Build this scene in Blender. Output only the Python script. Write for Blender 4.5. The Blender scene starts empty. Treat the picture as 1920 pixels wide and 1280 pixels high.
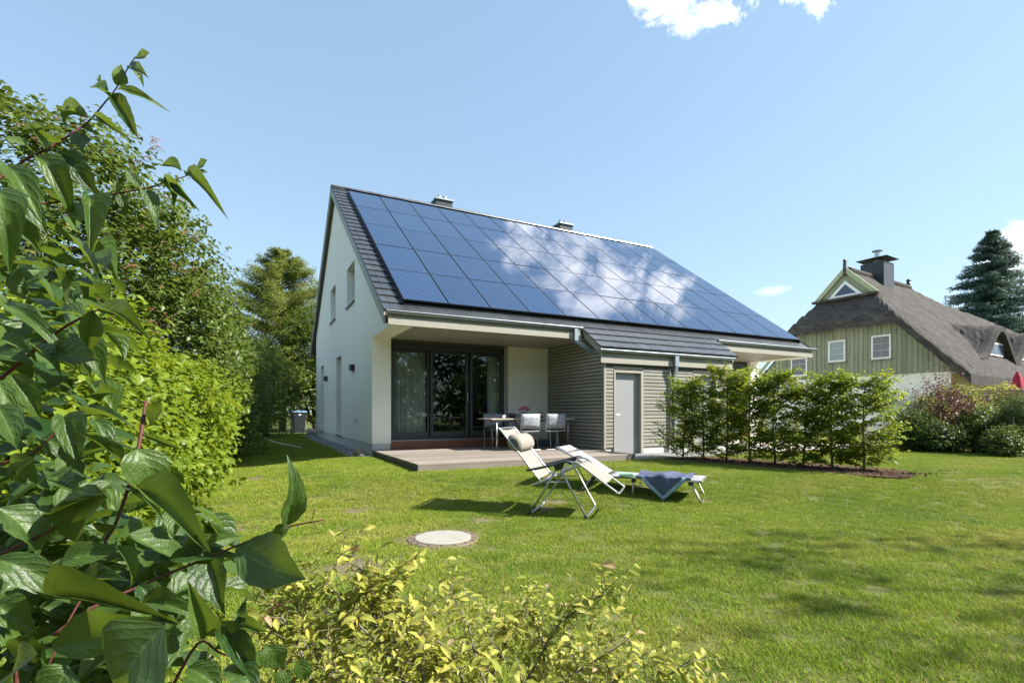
import bpy, math, random
import numpy as np
from mathutils import Vector, Matrix, Euler

# ------------------------------------------------------------------ camera, sky, sun, exposure
scene = bpy.context.scene
col = scene.collection
R = math.radians
CAM = np.array([-2.501, -11.913, 1.0])
YAW = R(27.164)
FW = np.array([math.sin(YAW), math.cos(YAW), 0.0])
RT = np.array([math.cos(YAW), -math.sin(YAW), 0.0])
UP = np.array([0.0, 0.0, 1.0])
FPX, HORIZ = 958.34, 772.876

cam_data = bpy.data.cameras.new('camera')
cam = bpy.data.objects.new('camera', cam_data)
col.objects.link(cam)
cam.location = CAM
cam.rotation_euler = (math.pi / 2, 0, -YAW)
cam_data.sensor_width = 36.0
cam_data.lens = FPX / 1920 * 36
cam_data.shift_y = (HORIZ - 640) / 1920
cam_data.clip_start = 0.05
cam_data.clip_end = 2000
scene.camera = cam

SUN_AZ = R(58)      # from the front normal (-Y) towards +X
SUN_EL = R(42)
SUN = np.array([math.sin(SUN_AZ) * math.cos(SUN_EL), -math.cos(SUN_AZ) * math.cos(SUN_EL), math.sin(SUN_EL)])

def ray(u, v):
    return FW + RT * ((u - 960) / FPX) + UP * ((HORIZ - v) / FPX)
def at(u, v, D):
    return CAM + ray(u, v) * D

world = bpy.data.worlds.new('World')
scene.world = world
world.use_nodes = True
wn, wl = world.node_tree.nodes, world.node_tree.links
wn.clear()
w_out = wn.new('ShaderNodeOutputWorld')
w_bg = wn.new('ShaderNodeBackground')
w_bg.inputs['Strength'].default_value = 0.15
sky = wn.new('ShaderNodeTexSky')
sky.sky_type = 'NISHITA'
sky.sun_disc = False
sky.sun_elevation = SUN_EL
sky.sun_rotation = math.atan2(SUN[0], SUN[1])
sky.altitude = 50
sky.air_density = 1.15
sky.dust_density = 0.45
sky.ozone_density = 2.0
w_tc = wn.new('ShaderNodeTexCoord')
def wmath(op, a, b=None, c=None, clamp=False):
    n = wn.new('ShaderNodeMath'); n.operation = op; n.use_clamp = clamp
    for i, x in enumerate((a, b, c)):
        if x is None: continue
        if isinstance(x, (int, float)): n.inputs[i].default_value = x
        else: wl.new(x, n.inputs[i])
    return n.outputs[0]
w_n1 = wn.new('ShaderNodeTexNoise'); w_n1.inputs['Scale'].default_value = 11; w_n1.inputs['Detail'].default_value = 12
w_n1.inputs['Roughness'].default_value = 0.62; w_n1.inputs['Distortion'].default_value = 0.4
wl.new(w_tc.outputs['Generated'], w_n1.inputs['Vector'])
# clouds: (direction, radius across, vertical squeeze, opacity)
CLOUDS = [((0.548, 0.552, 0.652), 0.080, 1.15, 0.7), ((0.530, 0.525, 0.680), 0.085, 1.1, 1.0), ((0.605, 0.485, 0.655), 0.090, 1.1, 1.0), ((0.468, 0.565, 0.700), 0.060, 1.2, 0.9),
          ((0.675, 0.440, 0.605), 0.058, 1.2, 0.95), ((0.794, 0.572, 0.207), 0.024, 3.4, 0.16), ((0.940, 0.275, 0.205), 0.060, 1.3, 0.8),
          ((0.915, 0.385, 0.135), 0.035, 1.6, 0.6), ((0.33, 0.30, 0.90), 0.16, 1.0, 0.9),
          ((0.1, -0.75, 0.62), 0.2, 1.4, 0.9), ((-0.7, -0.45, 0.5), 0.17, 1.5, 0.9), ((-0.35, -0.9, 0.25), 0.16, 1.8, 0.9)]
mask = None
for d, rad, sq, op in CLOUDS:
    d = np.array(d) / np.linalg.norm(d)
    sub = wn.new('ShaderNodeVectorMath'); sub.operation = 'SUBTRACT'
    wl.new(w_tc.outputs['Generated'], sub.inputs[0]); sub.inputs[1].default_value = d
    mul = wn.new('ShaderNodeVectorMath'); mul.operation = 'MULTIPLY'
    wl.new(sub.outputs[0], mul.inputs[0]); mul.inputs[1].default_value = (1, 1, sq)
    ln = wn.new('ShaderNodeVectorMath'); ln.operation = 'LENGTH'
    wl.new(mul.outputs[0], ln.inputs[0])
    x = wmath('DIVIDE', ln.outputs['Value'], rad)
    x = wmath('SUBTRACT', 1.0, x)
    nz = wmath('MULTIPLY_ADD', w_n1.outputs['Fac'], 4.6, -2.35)
    x = wmath('ADD', x, nz)
    x = wmath('MULTIPLY', x, 1.15, clamp=True)
    inner = wmath('MULTIPLY', wmath('SUBTRACT', 1.45, wmath('DIVIDE', ln.outputs['Value'], rad)), 3.0, clamp=True)
    x = wmath('MULTIPLY', wmath('MULTIPLY', x, inner), op)
    mask = x if mask is None else wmath('MAXIMUM', mask, x)
w_mix = wn.new('ShaderNodeMix'); w_mix.data_type = 'RGBA'
wl.new(mask, w_mix.inputs['Factor'])
w_gam = wn.new('ShaderNodeGamma'); w_gam.inputs['Gamma'].default_value = .5
wl.new(sky.outputs[0], w_gam.inputs['Color'])
w_tint = wn.new('ShaderNodeMix'); w_tint.data_type = 'RGBA'; w_tint.blend_type = 'MULTIPLY'; w_tint.inputs['Factor'].default_value = 1
wl.new(w_gam.outputs[0], w_tint.inputs['A']); w_tint.inputs['B'].default_value = (.95, 1.13, 1.25, 1)
wl.new(w_tint.outputs['Result'], w_mix.inputs['A'])
w_mix.inputs['B'].default_value = (7.2, 7.2, 7.4, 1)
wl.new(w_mix.outputs['Result'], w_bg.inputs['Color'])
wl.new(w_bg.outputs[0], w_out.inputs['Surface'])

sun_data = bpy.data.lights.new('sun', 'SUN')
sun_data.energy = 5.0
sun_data.angle = R(0.55)
sun_data.color = (1.0, 0.94, 0.84)
sun_ob = bpy.data.objects.new('sun', sun_data)
col.objects.link(sun_ob)
sun_ob.location = (20, -20, 30)
sun_ob.rotation_euler = Vector(-SUN).to_track_quat('-Z', 'Y').to_euler()

vs = scene.view_settings
vs.view_transform = 'Standard'; vs.look = 'None'; vs.gamma = 1.0; vs.use_curve_mapping = False
vs.exposure = 1.35
scene.cycles.use_denoising = True
scene.cycles.max_bounces = 8
scene.cycles.transparent_max_bounces = 12
scene.cycles.use_adaptive_sampling = True

# ------------------------------------------------------------------ helpers
def tag(o, label=None, cat=None, group=None, kind=None):
    if label: o['label'] = label
    if cat: o['category'] = cat
    if group: o['group'] = group
    if kind: o['kind'] = kind
    return o
def empty(name, loc=(0, 0, 0), rz=0.0, label=None, cat=None, group=None, parent=None):
    o = bpy.data.objects.new(name, None)
    col.objects.link(o)
    o.location = loc; o.rotation_euler = (0, 0, rz); o.empty_display_size = 0.1
    if parent: o.parent = parent
    return tag(o, label, cat, group)
def link(name, me, parent=None, loc=None, rot=None, scale=None):
    o = bpy.data.objects.new(name, me)
    col.objects.link(o)
    if parent: o.parent = parent
    if loc is not None: o.location = loc
    if rot is not None: o.rotation_euler = rot
    if scale is not None: o.scale = scale
    return o

class MB:
    def __init__(s): s.v = []; s.f = []; s.m = []
    def add(s, vs_, fs, m=0):
        o = len(s.v); s.v += [tuple(map(float, p)) for p in vs_]
        s.f += [tuple(i + o for i in f) for f in fs]; s.m += [m] * len(fs); return s
    def box(s, x0, x1, y0, y1, z0, z1, m=0, mat=None):
        vv = [(x, y, z) for z in (z0, z1) for y in (y0, y1) for x in (x0, x1)]
        if mat is not None: vv = [tuple(mat @ Vector(p)) for p in vv]
        return s.add(vv, [(0, 2, 3, 1), (4, 5, 7, 6), (0, 1, 5, 4), (2, 6, 7, 3), (0, 4, 6, 2), (1, 3, 7, 5)], m)
    def prism(s, poly, a, b, axis='x', m=0):
        # poly: 2-D points, (y,z) for x, (x,z) for y, (x,y) for z
        def P(p, t): return (t, p[0], p[1]) if axis == 'x' else (p[0], t, p[1]) if axis == 'y' else (p[0], p[1], t)
        n = len(poly)
        vv = [P(p, a) for p in poly] + [P(p, b) for p in poly]
        ff = [tuple(range(n))[::-1], tuple(range(n, 2 * n))] + [(i, (i + 1) % n, n + (i + 1) % n, n + i) for i in range(n)]
        return s.add(vv, ff, m)
    def tube(s, pts, r, n=8, m=0, cap=True):
        pts = [np.array(p, float) for p in pts]
        k = len(pts)
        rs = [r] * k if isinstance(r, (int, float)) else list(r)
        vv = []; ref = None
        for i, p in enumerate(pts):
            t = pts[min(i + 1, k - 1)] - pts[max(i - 1, 0)]
            t = t / (np.linalg.norm(t) + 1e-9)
            if ref is None:
                a = np.array([0, 0, 1.0]) if abs(t[2]) < .9 else np.array([1.0, 0, 0])
                ref = np.cross(t, a)
            ref = ref - t * (ref @ t); ref = ref / (np.linalg.norm(ref) + 1e-9)
            b = np.cross(t, ref)
            for j in range(n):
                an = 2 * math.pi * j / n
                vv.append(p + rs[i] * (ref * math.cos(an) + b * math.sin(an)))
        ff = [(i * n + j, i * n + (j + 1) % n, (i + 1) * n + (j + 1) % n, (i + 1) * n + j) for i in range(k - 1) for j in range(n)]
        if cap: ff += [tuple(range(n))[::-1], tuple((k - 1) * n + j for j in range(n))]
        return s.add(vv, ff, m)
    def lathe(s, prof, c=(0, 0, 0), n=16, m=0):
        vv = [(c[0] + r * math.cos(2 * math.pi * j / n), c[1] + r * math.sin(2 * math.pi * j / n), c[2] + z) for r, z in prof for j in range(n)]
        k = len(prof)
        ff = [(i * n + j, i * n + (j + 1) % n, (i + 1) * n + (j + 1) % n, (i + 1) * n + j) for i in range(k - 1) for j in range(n)]
        ff += [tuple(range(n))[::-1], tuple((k - 1) * n + j for j in range(n))]
        return s.add(vv, ff, m)
    def mesh(s, name, mats, smooth=False):
        me = bpy.data.meshes.new(name)
        me.from_pydata(s.v, [], s.f)
        for mt in (mats if isinstance(mats, (list, tuple)) else [mats]): me.materials.append(mt)
        if isinstance(mats, (list, tuple)) and len(mats) > 1: me.polygons.foreach_set('material_index', s.m)
        if smooth: me.polygons.foreach_set('use_smooth', [True] * len(s.f))
        me.update()
        return me
    def build(s, name, mats, parent=None, smooth=False, bevel=0.0, loc=None, rot=None):
        o = link(name, s.mesh(name, mats, smooth), parent, loc, rot)
        if bevel:
            b = o.modifiers.new('bevel', 'BEVEL'); b.width = bevel; b.segments = 2; b.limit_method = 'ANGLE'
        return o
def BOX(name, mats, parent, *a, bevel=0.0, **k):
    return MB().box(*a, **k).build(name, mats, parent, bevel=bevel)
def np_mesh(name, V, F, mat, rnd=None, smooth=False):
    """V (n,3), F (m,k) -> mesh, fast"""
    me = bpy.data.meshes.new(name)
    V = np.ascontiguousarray(V, np.float32); F = np.ascontiguousarray(F, np.int32)
    me.vertices.add(len(V)); me.vertices.foreach_set('co', V.ravel())
    m, k = F.shape
    me.loops.add(m * k); me.loops.foreach_set('vertex_index', F.ravel())
    me.polygons.add(m); me.polygons.foreach_set('loop_start', np.arange(0, m * k, k, dtype=np.int32))
    if smooth: me.polygons.foreach_set('use_smooth', np.ones(m, bool))
    if rnd is not None:
        at_ = me.attributes.new('rnd', 'FLOAT', 'POINT'); at_.data.foreach_set('value', np.ascontiguousarray(rnd, np.float32))
    if mat is not None: me.materials.append(mat)
    me.update(calc_edges=True)
    return me

# ------------------------------------------------------------------ materials
class NT:
    def __init__(s, name):
        s.m = bpy.data.materials.new(name); s.m.use_nodes = True
        s.t = s.m.node_tree; s.n = s.t.nodes; s.l = s.t.links
        s.b = s.n['Principled BSDF']; s.out = s.n['Material Output']
    def new(s, ty, **k):
        n = s.n.new(ty)
        for a, b in k.items(): setattr(n, a, b)
        return n
    def set(s, inp, x):
        if isinstance(x, bpy.types.NodeSocket): s.l.new(x, inp)
        else:
            if hasattr(inp.default_value, '__len__') and len(inp.default_value) == 4 and len(x) == 3: x = (*x, 1)
            inp.default_value = x
    def math(s, op, a, b=None, c=None, clamp=False):
        n = s.new('ShaderNodeMath', operation=op, use_clamp=clamp)
        for i, x in enumerate((a, b, c)):
            if x is not None: s.set(n.inputs[i], x)
        return n.outputs[0]
    def mix(s, f, a, b, blend='MIX'):
        n = s.new('ShaderNodeMix', data_type='RGBA', blend_type=blend)
        s.set(n.inputs['Factor'], f); s.set(n.inputs['A'], a); s.set(n.inputs['B'], b); return n.outputs['Result']
    def noise(s, vec, scale, detail=4, rough=.55, dist=0):
        n = s.new('ShaderNodeTexNoise'); n.inputs['Scale'].default_value = scale; n.inputs['Detail'].default_value = detail
        n.inputs['Roughness'].default_value = rough; n.inputs['Distortion'].default_value = dist
        if vec is not None: s.l.new(vec, n.inputs['Vector'])
        return n.outputs['Fac']
    def ramp(s, f, lo, hi):
        n = s.new('ShaderNodeMapRange', clamp=True); s.set(n.inputs['Value'], f)
        n.inputs['From Min'].default_value = lo; n.inputs['From Max'].default_value = hi; return n.outputs['Result']
    def pos(s): return s.new('ShaderNodeNewGeometry').outputs['Position']
    def obj(s): return s.new('ShaderNodeTexCoord').outputs['Object']
    def scale(s, vec, sc):
        n = s.new('ShaderNodeVectorMath', operation='MULTIPLY'); s.l.new(vec, n.inputs[0]); n.inputs[1].default_value = sc; return n.outputs[0]
    def rnd(s): return s.new('ShaderNodeObjectInfo').outputs['Random']
    def bump(s, h, strength, dist=.01):
        n = s.new('ShaderNodeBump'); n.inputs['Strength'].default_value = strength; n.inputs['Distance'].default_value = dist
        s.l.new(h, n.inputs['Height']); s.l.new(n.outputs[0], s.b.inputs['Normal']); return n
    def bsdf(s, color=None, rough=None, metal=None, spec=None, coat=None):
        for k, x in (('Base Color', color), ('Roughness', rough), ('Metallic', metal), ('Specular IOR Level', spec), ('Coat Weight', coat)):
            if x is not None: s.set(s.b.inputs[k], x)
        return s.m

def plain(name, c, rough=.5, metal=0, spec=.5, var=.12, nscale=6, bump=0, bscale=80):
    t = NT(name); n = t.noise(t.pos(), nscale, 5)
    t.bsdf(t.mix(n, tuple(x * (1 - var) for x in c), tuple(min(1, x * (1 + var)) for x in c)), rough, metal, spec)
    if bump: t.bump(t.noise(t.pos(), bscale, 3), bump, .004)
    return t.m
def stucco(name, c):
    t = NT(name); p = t.pos()
    big = t.noise(p, 1.1, 6, .6); st = t.noise(t.scale(p, (2.5, 2.5, .25)), 1.0, 4)
    cc = t.mix(t.ramp(big, .35, .75), tuple(x * .94 for x in c), c)
    cc = t.mix(t.math('MULTIPLY', t.ramp(st, .55, .8), .10), cc, (.45, .45, .40))
    sx = t.new('ShaderNodeSeparateXYZ'); t.l.new(p, sx.inputs[0])
    dirt = t.math('MULTIPLY', t.ramp(t.math('ADD', sx.outputs['Z'], t.math('MULTIPLY', t.noise(p, 5, 5, .7), -.5)), .25, -.10), .28)
    cc = t.mix(dirt, cc, (.35, .33, .27))
    t.bsdf(cc, .92, 0, .2); t.bump(t.noise(p, 170, 4, .75), .5, .004); return t.m
def wood(name, c1, c2, axis='x', rough=.7, grain=30):
    t = NT(name); sc = {'x': (1.2, grain, grain), 'y': (grain, 1.2, grain), 'z': (grain, grain, 1.2)}[axis]
    p = t.pos(); g = t.noise(t.scale(p, sc), 1.0, 5, .6, .6); r = t.rnd()
    f = t.math('MULTIPLY_ADD', r, .5, t.math('MULTIPLY', g, .7))
    big = t.noise(p, 2.2, 4)
    cc = t.mix(t.ramp(f, .15, .95), c1, c2)
    cc = t.mix(t.math('MULTIPLY', t.ramp(big, .5, .8), .35), cc, tuple(x * .6 for x in c1))
    t.bsdf(cc, rough, 0, .35); t.bump(g, .35, .003); return t.m
def leafmat(name, c1, c2, ct, trans=.38, rough=.42, spec=.45, mode='attr', veins=False, c3=None, f3=.06):
    t = NT(name)
    if mode == 'attr':
        a = t.new('ShaderNodeAttribute', attribute_name='rnd'); r = a.outputs['Fac']
    else: r = t.rnd()
    p = t.pos(); n = t.noise(p, 2.3, 3)
    f = t.math('MULTIPLY_ADD', r, .65, t.math('MULTIPLY', n, .4))
    cc = t.mix(t.ramp(f, .2, .85), c1, c2)
    if c3: cc = t.mix(t.ramp(t.math('FRACT', t.math('MULTIPLY', r, 7.31)), 1 - f3 - .02, 1 - f3), cc, c3)
    ctc = t.mix(.35, cc, ct)
    if veins:
        uv = t.new('ShaderNodeTexCoord').outputs['UV']
        sp = t.new('ShaderNodeSeparateXYZ'); t.l.new(uv, sp.inputs[0])
        av = t.math('ABSOLUTE', t.math('SUBTRACT', sp.outputs['Y'], .5))
        ph = t.math('SUBTRACT', sp.outputs['X'], t.math('MULTIPLY', t.math('POWER', av, 1.35), 1.15))
        lat = t.math('ABSOLUTE', t.math('SINE', t.math('MULTIPLY', ph, 17.0)))
        latm = t.math('SUBTRACT', 1.0, t.ramp(lat, .0, .13))
        mid = t.math('SUBTRACT', 1.0, t.ramp(av, .006, .030))
        v = t.math('MAXIMUM', t.math('MULTIPLY', latm, .55), mid)
        cc = t.mix(t.math('MULTIPLY', v, .55), cc, tuple(min(1, x * 1.9 + .01) for x in c2))
        ofs = t.new('ShaderNodeVectorMath', operation='ADD'); t.l.new(t.scale(uv, (3.5, 2.5, 1)), ofs.inputs[0]); cx_n = t.new('ShaderNodeCombineXYZ')
        t.l.new(t.math('MULTIPLY', r, 37.0), cx_n.inputs['Z']); t.l.new(cx_n.outputs[0], ofs.inputs[1])
        mott = t.noise(ofs.outputs[0], 1.0, 4, .6); spot = t.noise(ofs.outputs[0], 3.2, 3, .6)
        cc = t.mix(t.math('MULTIPLY', t.ramp(mott, .48, .72), .45), cc, tuple(min(1, x * 1.5 + .02) for x in c2))
        cc = t.mix(t.math('MULTIPLY', t.ramp(spot, .70, .76), .7), cc, (.10, .065, .025))
        fine = t.noise(t.scale(uv, (20, 14, 1)), 1, 3)
        h = t.math('ADD', t.math('MULTIPLY', t.math('POWER', lat, .5), .45), t.math('MULTIPLY', fine, .6))
        t.bump(h, .55, .004)
    t.bsdf(cc, rough, 0, spec)
    tr = t.new('ShaderNodeBsdfTranslucent'); t.l.new(ctc, tr.inputs['Color'])
    mx = t.new('ShaderNodeMixShader'); mx.inputs[0].default_value = trans
    t.l.new(t.b.outputs[0], mx.inputs[1]); t.l.new(tr.outputs[0], mx.inputs[2]); t.l.new(mx.outputs[0], t.out.inputs['Surface'])
    return t.m
def glass(name, tint=(.85, .9, .9), f0=1.5):
    t = NT(name)
    fr = t.new('ShaderNodeFresnel'); fr.inputs['IOR'].default_value = f0
    tb = t.new('ShaderNodeBsdfTransparent'); tb.inputs['Color'].default_value = (*tint, 1)
    gb = t.new('ShaderNodeBsdfGlossy'); gb.inputs['Roughness'].default_value = .01; gb.inputs['Color'].default_value = (.95, .97, 1, 1)
    mx = t.new('ShaderNodeMixShader')
    t.l.new(t.math('MULTIPLY_ADD', fr.outputs[0], 1.1, .01, clamp=True), mx.inputs[0])
    t.l.new(tb.outputs[0], mx.inputs[1]); t.l.new(gb.outputs[0], mx.inputs[2]); t.l.new(mx.outputs[0], t.out.inputs['Surface'])
    return t.m

M = {}
M['white'] = stucco('white_render', (.90, .88, .82))
M['cream'] = stucco('cream_render', (.85, .83, .74))
M['plinth'] = stucco('grey_plinth', (.60, .62, .62))
M['zinc'] = plain('zinc', (.27, .32, .36), .48, .5, .5, .15, 3)
M['steel'] = plain('steel_tube', (.42, .43, .45), .32, .85, .5, .05)
M['anthr'] = plain('anthracite_metal', (.028, .036, .042), .4, 0, .5)
M['taupe'] = plain('taupe_paint', (.31, .30, .255), .55, 0, .4, .06, 8)
M['taupe_dark'] = plain('dark_board', (.10, .095, .085), .7)
M['slat'] = wood('slat_paint', (.225, .22, .19), (.315, .305, .265), 'x', .6, 22)
M['slat_y'] = wood('slat_paint_side', (.225, .22, .19), (.315, .305, .265), 'y', .6, 22)
M['door_grey'] = plain('grey_door_paint', (.27, .275, .29), .45, 0, .5, .03)
M['black'] = plain('black_plastic', (.012, .013, .015), .45)
M['glass'] = glass('window_glass')
M['white_paint'] = plain('white_paint', (.78, .78, .77), .4)
M['curtain'] = plain('curtain_cloth', (.52, .51, .46), .9, 0, .1, .15, 10)
M['curtain_lt'] = plain('light_curtain_cloth', (.62, .62, .54), .9, 0, .1, .15, 10)
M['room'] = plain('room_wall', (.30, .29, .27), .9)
M['room_floor'] = plain('room_floor', (.10, .07, .05), .4)
M['deck'] = wood('deck_plank', (.155, .128, .108), (.285, .245, .215), 'x', .7, 26)
M['deck_y'] = wood('deck_board', (.07, .06, .055), (.12, .10, .09), 'y', .7, 26)
M['redwood'] = wood('red_step_wood', (.16, .055, .03), (.25, .10, .06), 'x', .5, 24)
M['dirt'] = plain('soil', (.085, .062, .045), .95, 0, .1, .4, 12, .8, 60)

t = NT('roof_tile'); n = t.noise(t.pos(), 5, 5); r_ = t.rnd()
t.bsdf(t.mix(t.math('MULTIPLY_ADD', r_, .6, t.math('MULTIPLY', n, .4)), (.024, .027, .033), (.050, .056, .066)), t.math('MULTIPLY_ADD', n, .2, .26), 0, .5); t.b.inputs['IOR'].default_value = 1.85
t.bump(t.noise(t.pos(), 120, 3), .15, .003); M['tile'] = t.m

t = NT('solar_glass'); o_ = t.obj(); sp = t.new('ShaderNodeSeparateXYZ'); t.l.new(o_, sp.inputs[0])
st = t.math('ABSOLUTE', t.math('SUBTRACT', t.math('FRACT', t.math('MULTIPLY', sp.outputs['X'], 1 / .0675)), .5))
line = t.ramp(st, .22, .42)
base = t.mix(t.rnd(), (.006, .018, .055), (.010, .026, .075))
cc = t.mix(t.math('MULTIPLY', line, .65), base, (.052, .10, .19))
t.bsdf(cc, .022, 0, .5); t.b.inputs['IOR'].default_value = 1.7; M['pv'] = t.m
M['pv_frame'] = plain('panel_frame', (.015, .017, .02), .3, .5)
# ------------------------------------------------------------------ ground
def smooth(x):
    x = np.clip(x, 0, 1); return x * x * (3 - 2 * x)
def gz(x, y):
    x = np.asarray(x, float); y = np.asarray(y, float)
    dep = (x - CAM[0]) * FW[0] + (y - CAM[1]) * FW[1]
    a = smooth((8.2 - dep) / 2.2)
    b = .7 * smooth((-.6 - x) / 2.2) * smooth((9 - y) / 8)
    und = .012 * np.sin(x * 1.3 + .6 * y) * np.sin(y * .9 - .4 * x) * np.maximum(a, b)
    return -.2 * np.maximum(a, b) + und
def gp(x, y, dz=0.0): return (x, y, float(gz(x, y)) + dz)

BARE = [(-2.45, -2.15, .5, .25), (-2.55, -5.9, .25, .2), (1.05, -6.25, .22, .16), (1.6, -6.05, .22, .14), (2.65, -6.35, .35, .2), (.75, -6.55, .2, .1),
        (-.87, -7.30, .5, .42), (-1.75, -7.8, .35, .25), (2.9, -4.95, .35, .15), (-.2, -6.7, .3, .1), (-1.3, -5.6, .35, .12)]
t = NT('lawn_ground'); p = t.pos()
n1 = t.noise(p, 3.5, 6, .6); n2 = t.noise(p, 40, 3)
cc = t.mix(t.ramp(n1, .35, .65), (.075, .105, .022), (.115, .125, .035))
cc = t.mix(t.math('MULTIPLY', t.ramp(n2, .45, .7), .6), cc, (.13, .105, .055))
bare = None
for bx, by, ra, rb in BARE:
    sv = t.new('ShaderNodeVectorMath', operation='SUBTRACT'); t.l.new(p, sv.inputs[0]); sv.inputs[1].default_value = (bx, by, -.2)
    ln = t.new('ShaderNodeVectorMath', operation='LENGTH'); t.l.new(sv.outputs[0], ln.inputs[0])
    x = t.math('SUBTRACT', 1.0, t.math('DIVIDE', ln.outputs['Value'], (ra + rb) * .5))
    x = t.math('ADD', x, t.math('MULTIPLY_ADD', t.noise(p, 7, 4), 1.6, -.8))
    x = t.ramp(x, -.1, .35)
    bare = x if bare is None else t.math('MAXIMUM', bare, x)
cc = t.mix(t.math('MULTIPLY', bare, .8), cc, t.mix(n2, (.11, .085, .055), (.19, .155, .105)))
t.bsdf(cc, .95, 0, .1); t.bump(n2, .6, .02); M['lawn'] = t.m
xs = np.unique(np.concatenate([np.linspace(-160, -8, 14), np.linspace(-8, 16, 97), np.linspace(16, 200, 18)]))
ys = np.unique(np.concatenate([np.linspace(-90, -13, 10), np.linspace(-13, 14, 109), np.linspace(14, 220, 18)]))
XX, YY = np.meshgrid(xs, ys)
V = np.stack([XX, YY, gz(XX, YY)], -1).reshape(-1, 3)
nx, ny = len(xs), len(ys)
ii = (np.arange(ny - 1)[:, None] * nx + np.arange(nx - 1)[None]).ravel()
F = np.stack([ii, ii + 1, ii + nx + 1, ii + nx], -1)
lawn = link('lawn', np_mesh('lawn', V, F, M['lawn'], smooth=True))
tag(lawn, 'mown green lawn with worn bare patches', kind='structure')

# ------------------------------------------------------------------ house
YE, ZE, YR, ZR, YB, ZB = -1.79, 3.015, 5.60, 8.353, 11.95, 3.75
XL, XRR, XW = -.15, 13.42, 13.27          # verge left, verge right, right wall
PF = math.atan2(ZR - ZE, YR - YE); KF = (ZR - ZE) / (YR - YE)
PB = math.atan2(ZR - ZB, YB - YR); KB = (ZR - ZB) / (YB - YR)
ZU, WP, XS, YS_, ZD, YD_ = 2.73, .435, 4.754, -2.417, .133, .083
XS2 = 8.86
def roof_z(y): return ZE + (y - YE) * KF if y < YR else ZR - (y - YR) * KB

house = empty('house', (0, 0, 0), 0, 'white rendered house with solar panels covering its dark tiled roof', 'house')
def strips(mb, ybr, top, bot, holes, x0, x1):
    for a, b in zip(ybr[:-1], ybr[1:]):
        mid = (a + b) / 2
        hs = sorted([(h[2], h[3]) for h in holes if h[0] <= mid <= h[1]])
        segs = []; z0 = ('b', 0)
        lo = None
        zs = [(bot(mid), bot(mid))]
        cur = bot(mid)
        for h0, h1 in hs:
            segs.append(((cur, cur), (h0, h0))); cur = h1
        segs.append(((cur, cur), (top(a), top(b))))
        for (l0, l1), (t0, t1) in segs:
            if t0 - l0 < 1e-4 and t1 - l1 < 1e-4: continue
            mb.prism([(a, l0), (b, l1), (b, t1), (a, t0)], x0, x1, 'x')
WIN = [(2.2, 3.42, 4.0, 5.1), (5.6, 6.75, 4.07, 5.2), (4.44, 5.45, .30, 2.75), (8.65, 9.5, .30, 2.8)]
def gable(x0, x1, holes, name):
    mb = MB()
    br = sorted({-1.80, 0.0, YR, 11.07, *[h[0] for h in holes], *[h[1] for h in holes]})
    strips(mb, br, lambda y: roof_z(y) - .245, lambda y: ZU if y < 0 else .27, holes, x0, x1)
    return mb.build(name, M['white'], house)
gable(0, WP, WIN, 'gable_wall')
gable(XW - WP, XW, [], 'gable_wall')
BOX('plinth', M['plinth'], house, .012, WP - .01, .014, 11.05, -.3, .27)
BOX('plinth', M['plinth'], house, XW - WP + .01, XW - .012, .014, 11.05, -.3, .27)
BOX('rear_wall', M['white'], house, WP, XW - WP, 10.7, 11.06, -.3, 3.9)
for (a, b, z0, z1) in WIN:     # narrow gable windows
    w = MB().box(.20, .26, a, b, z0, z1).build('window', M['anthr'], house)
    BOX('pane', M['glass'], w, .19, .196, a + .06, b - .06, z0 + .06, z1 - .06)
    BOX('sill', M['anthr'], w, -.05, .2, a - .02, b + .02, z0 - .035, z0 - .004)
for i, (y, z) in enumerate([(2.35, 2.24), (7.7, 2.26)]):
    l = MB().box(-.10, -.001, y - .17, y + .17, z - .09, z + .05).build('wall_lamp', M['anthr'], house, bevel=.004)
    MB().box(-.085, -.004, y - .13, y + .13, z - .118, z - .091).build('lamp_foot', M['black'], l)
tp = MB().tube([(0, 1.74, .79), (-.07, 1.74, .79), (-.09, 1.74, .77), (-.09, 1.74, .72)], .012)
tp.tube([(-.05, 1.74, .80), (-.05, 1.74, .84)], .008); tp.box(-.055, -.045, 1.69, 1.79, .838, .848); tp.lathe([(.03, 0), (.03, .004)], (-.004, 1.74, .79))
tp.build('wall_tap', M['steel'], house, smooth=False)

# roof slab and its pieces
mb = MB()
th = .20
mb.prism([(YE + .02, ZE - .05), (YR, ZR - .05), (YR, ZR - .05 - th), (YE + .02, ZE - .05 - th)], XL + .02, XRR - .02, 'x')
mb.prism([(YR, ZR - .05), (YB, ZB - .05), (YB, ZB - .05 - th), (YR, ZR - .05 - th)], XL + .02, XRR - .02, 'x')
roof = mb.build('roof', M['taupe_dark'], house)
# rear slope tiles are out of sight: one sheet of covering
MB().prism([(YR, ZR + .0), (YB, ZB), (YB, ZB - .045), (YR, ZR - .045)], XL + .005, XRR - .005, 'x').build('rear_tiling', M['tile'], roof)
for x in (XL, XRR - .03):
    v_ = MB()
    v_.prism([(YE, ZE - .03), (YR, ZR - .03), (YR, ZR - .27), (YE, ZE - .27)], x, x + .03, 'x')
    v_.build('verge_board', M['taupe'], roof)
    v_ = MB().prism([(YR, ZR - .03), (YB, ZB - .03), (YB, ZB - .27), (YR, ZR - .27)], x, x + .03, 'x')
    v_.build('verge_board', M['taupe'], roof)
    v_ = MB().prism([(YE - .02, ZE + .015), (YR, ZR + .015), (YB, ZB + .015), (YB, ZB - .06), (YR, ZR - .06), (YE - .02, ZE - .06)], x - .006 if x < 0 else x + .031, x - .001 if x < 0 else x + .036, 'x')
    v_.build('verge_trim', M['anthr'], roof)
SLEN = math.hypot(YR - YE, ZR - ZE)
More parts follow.
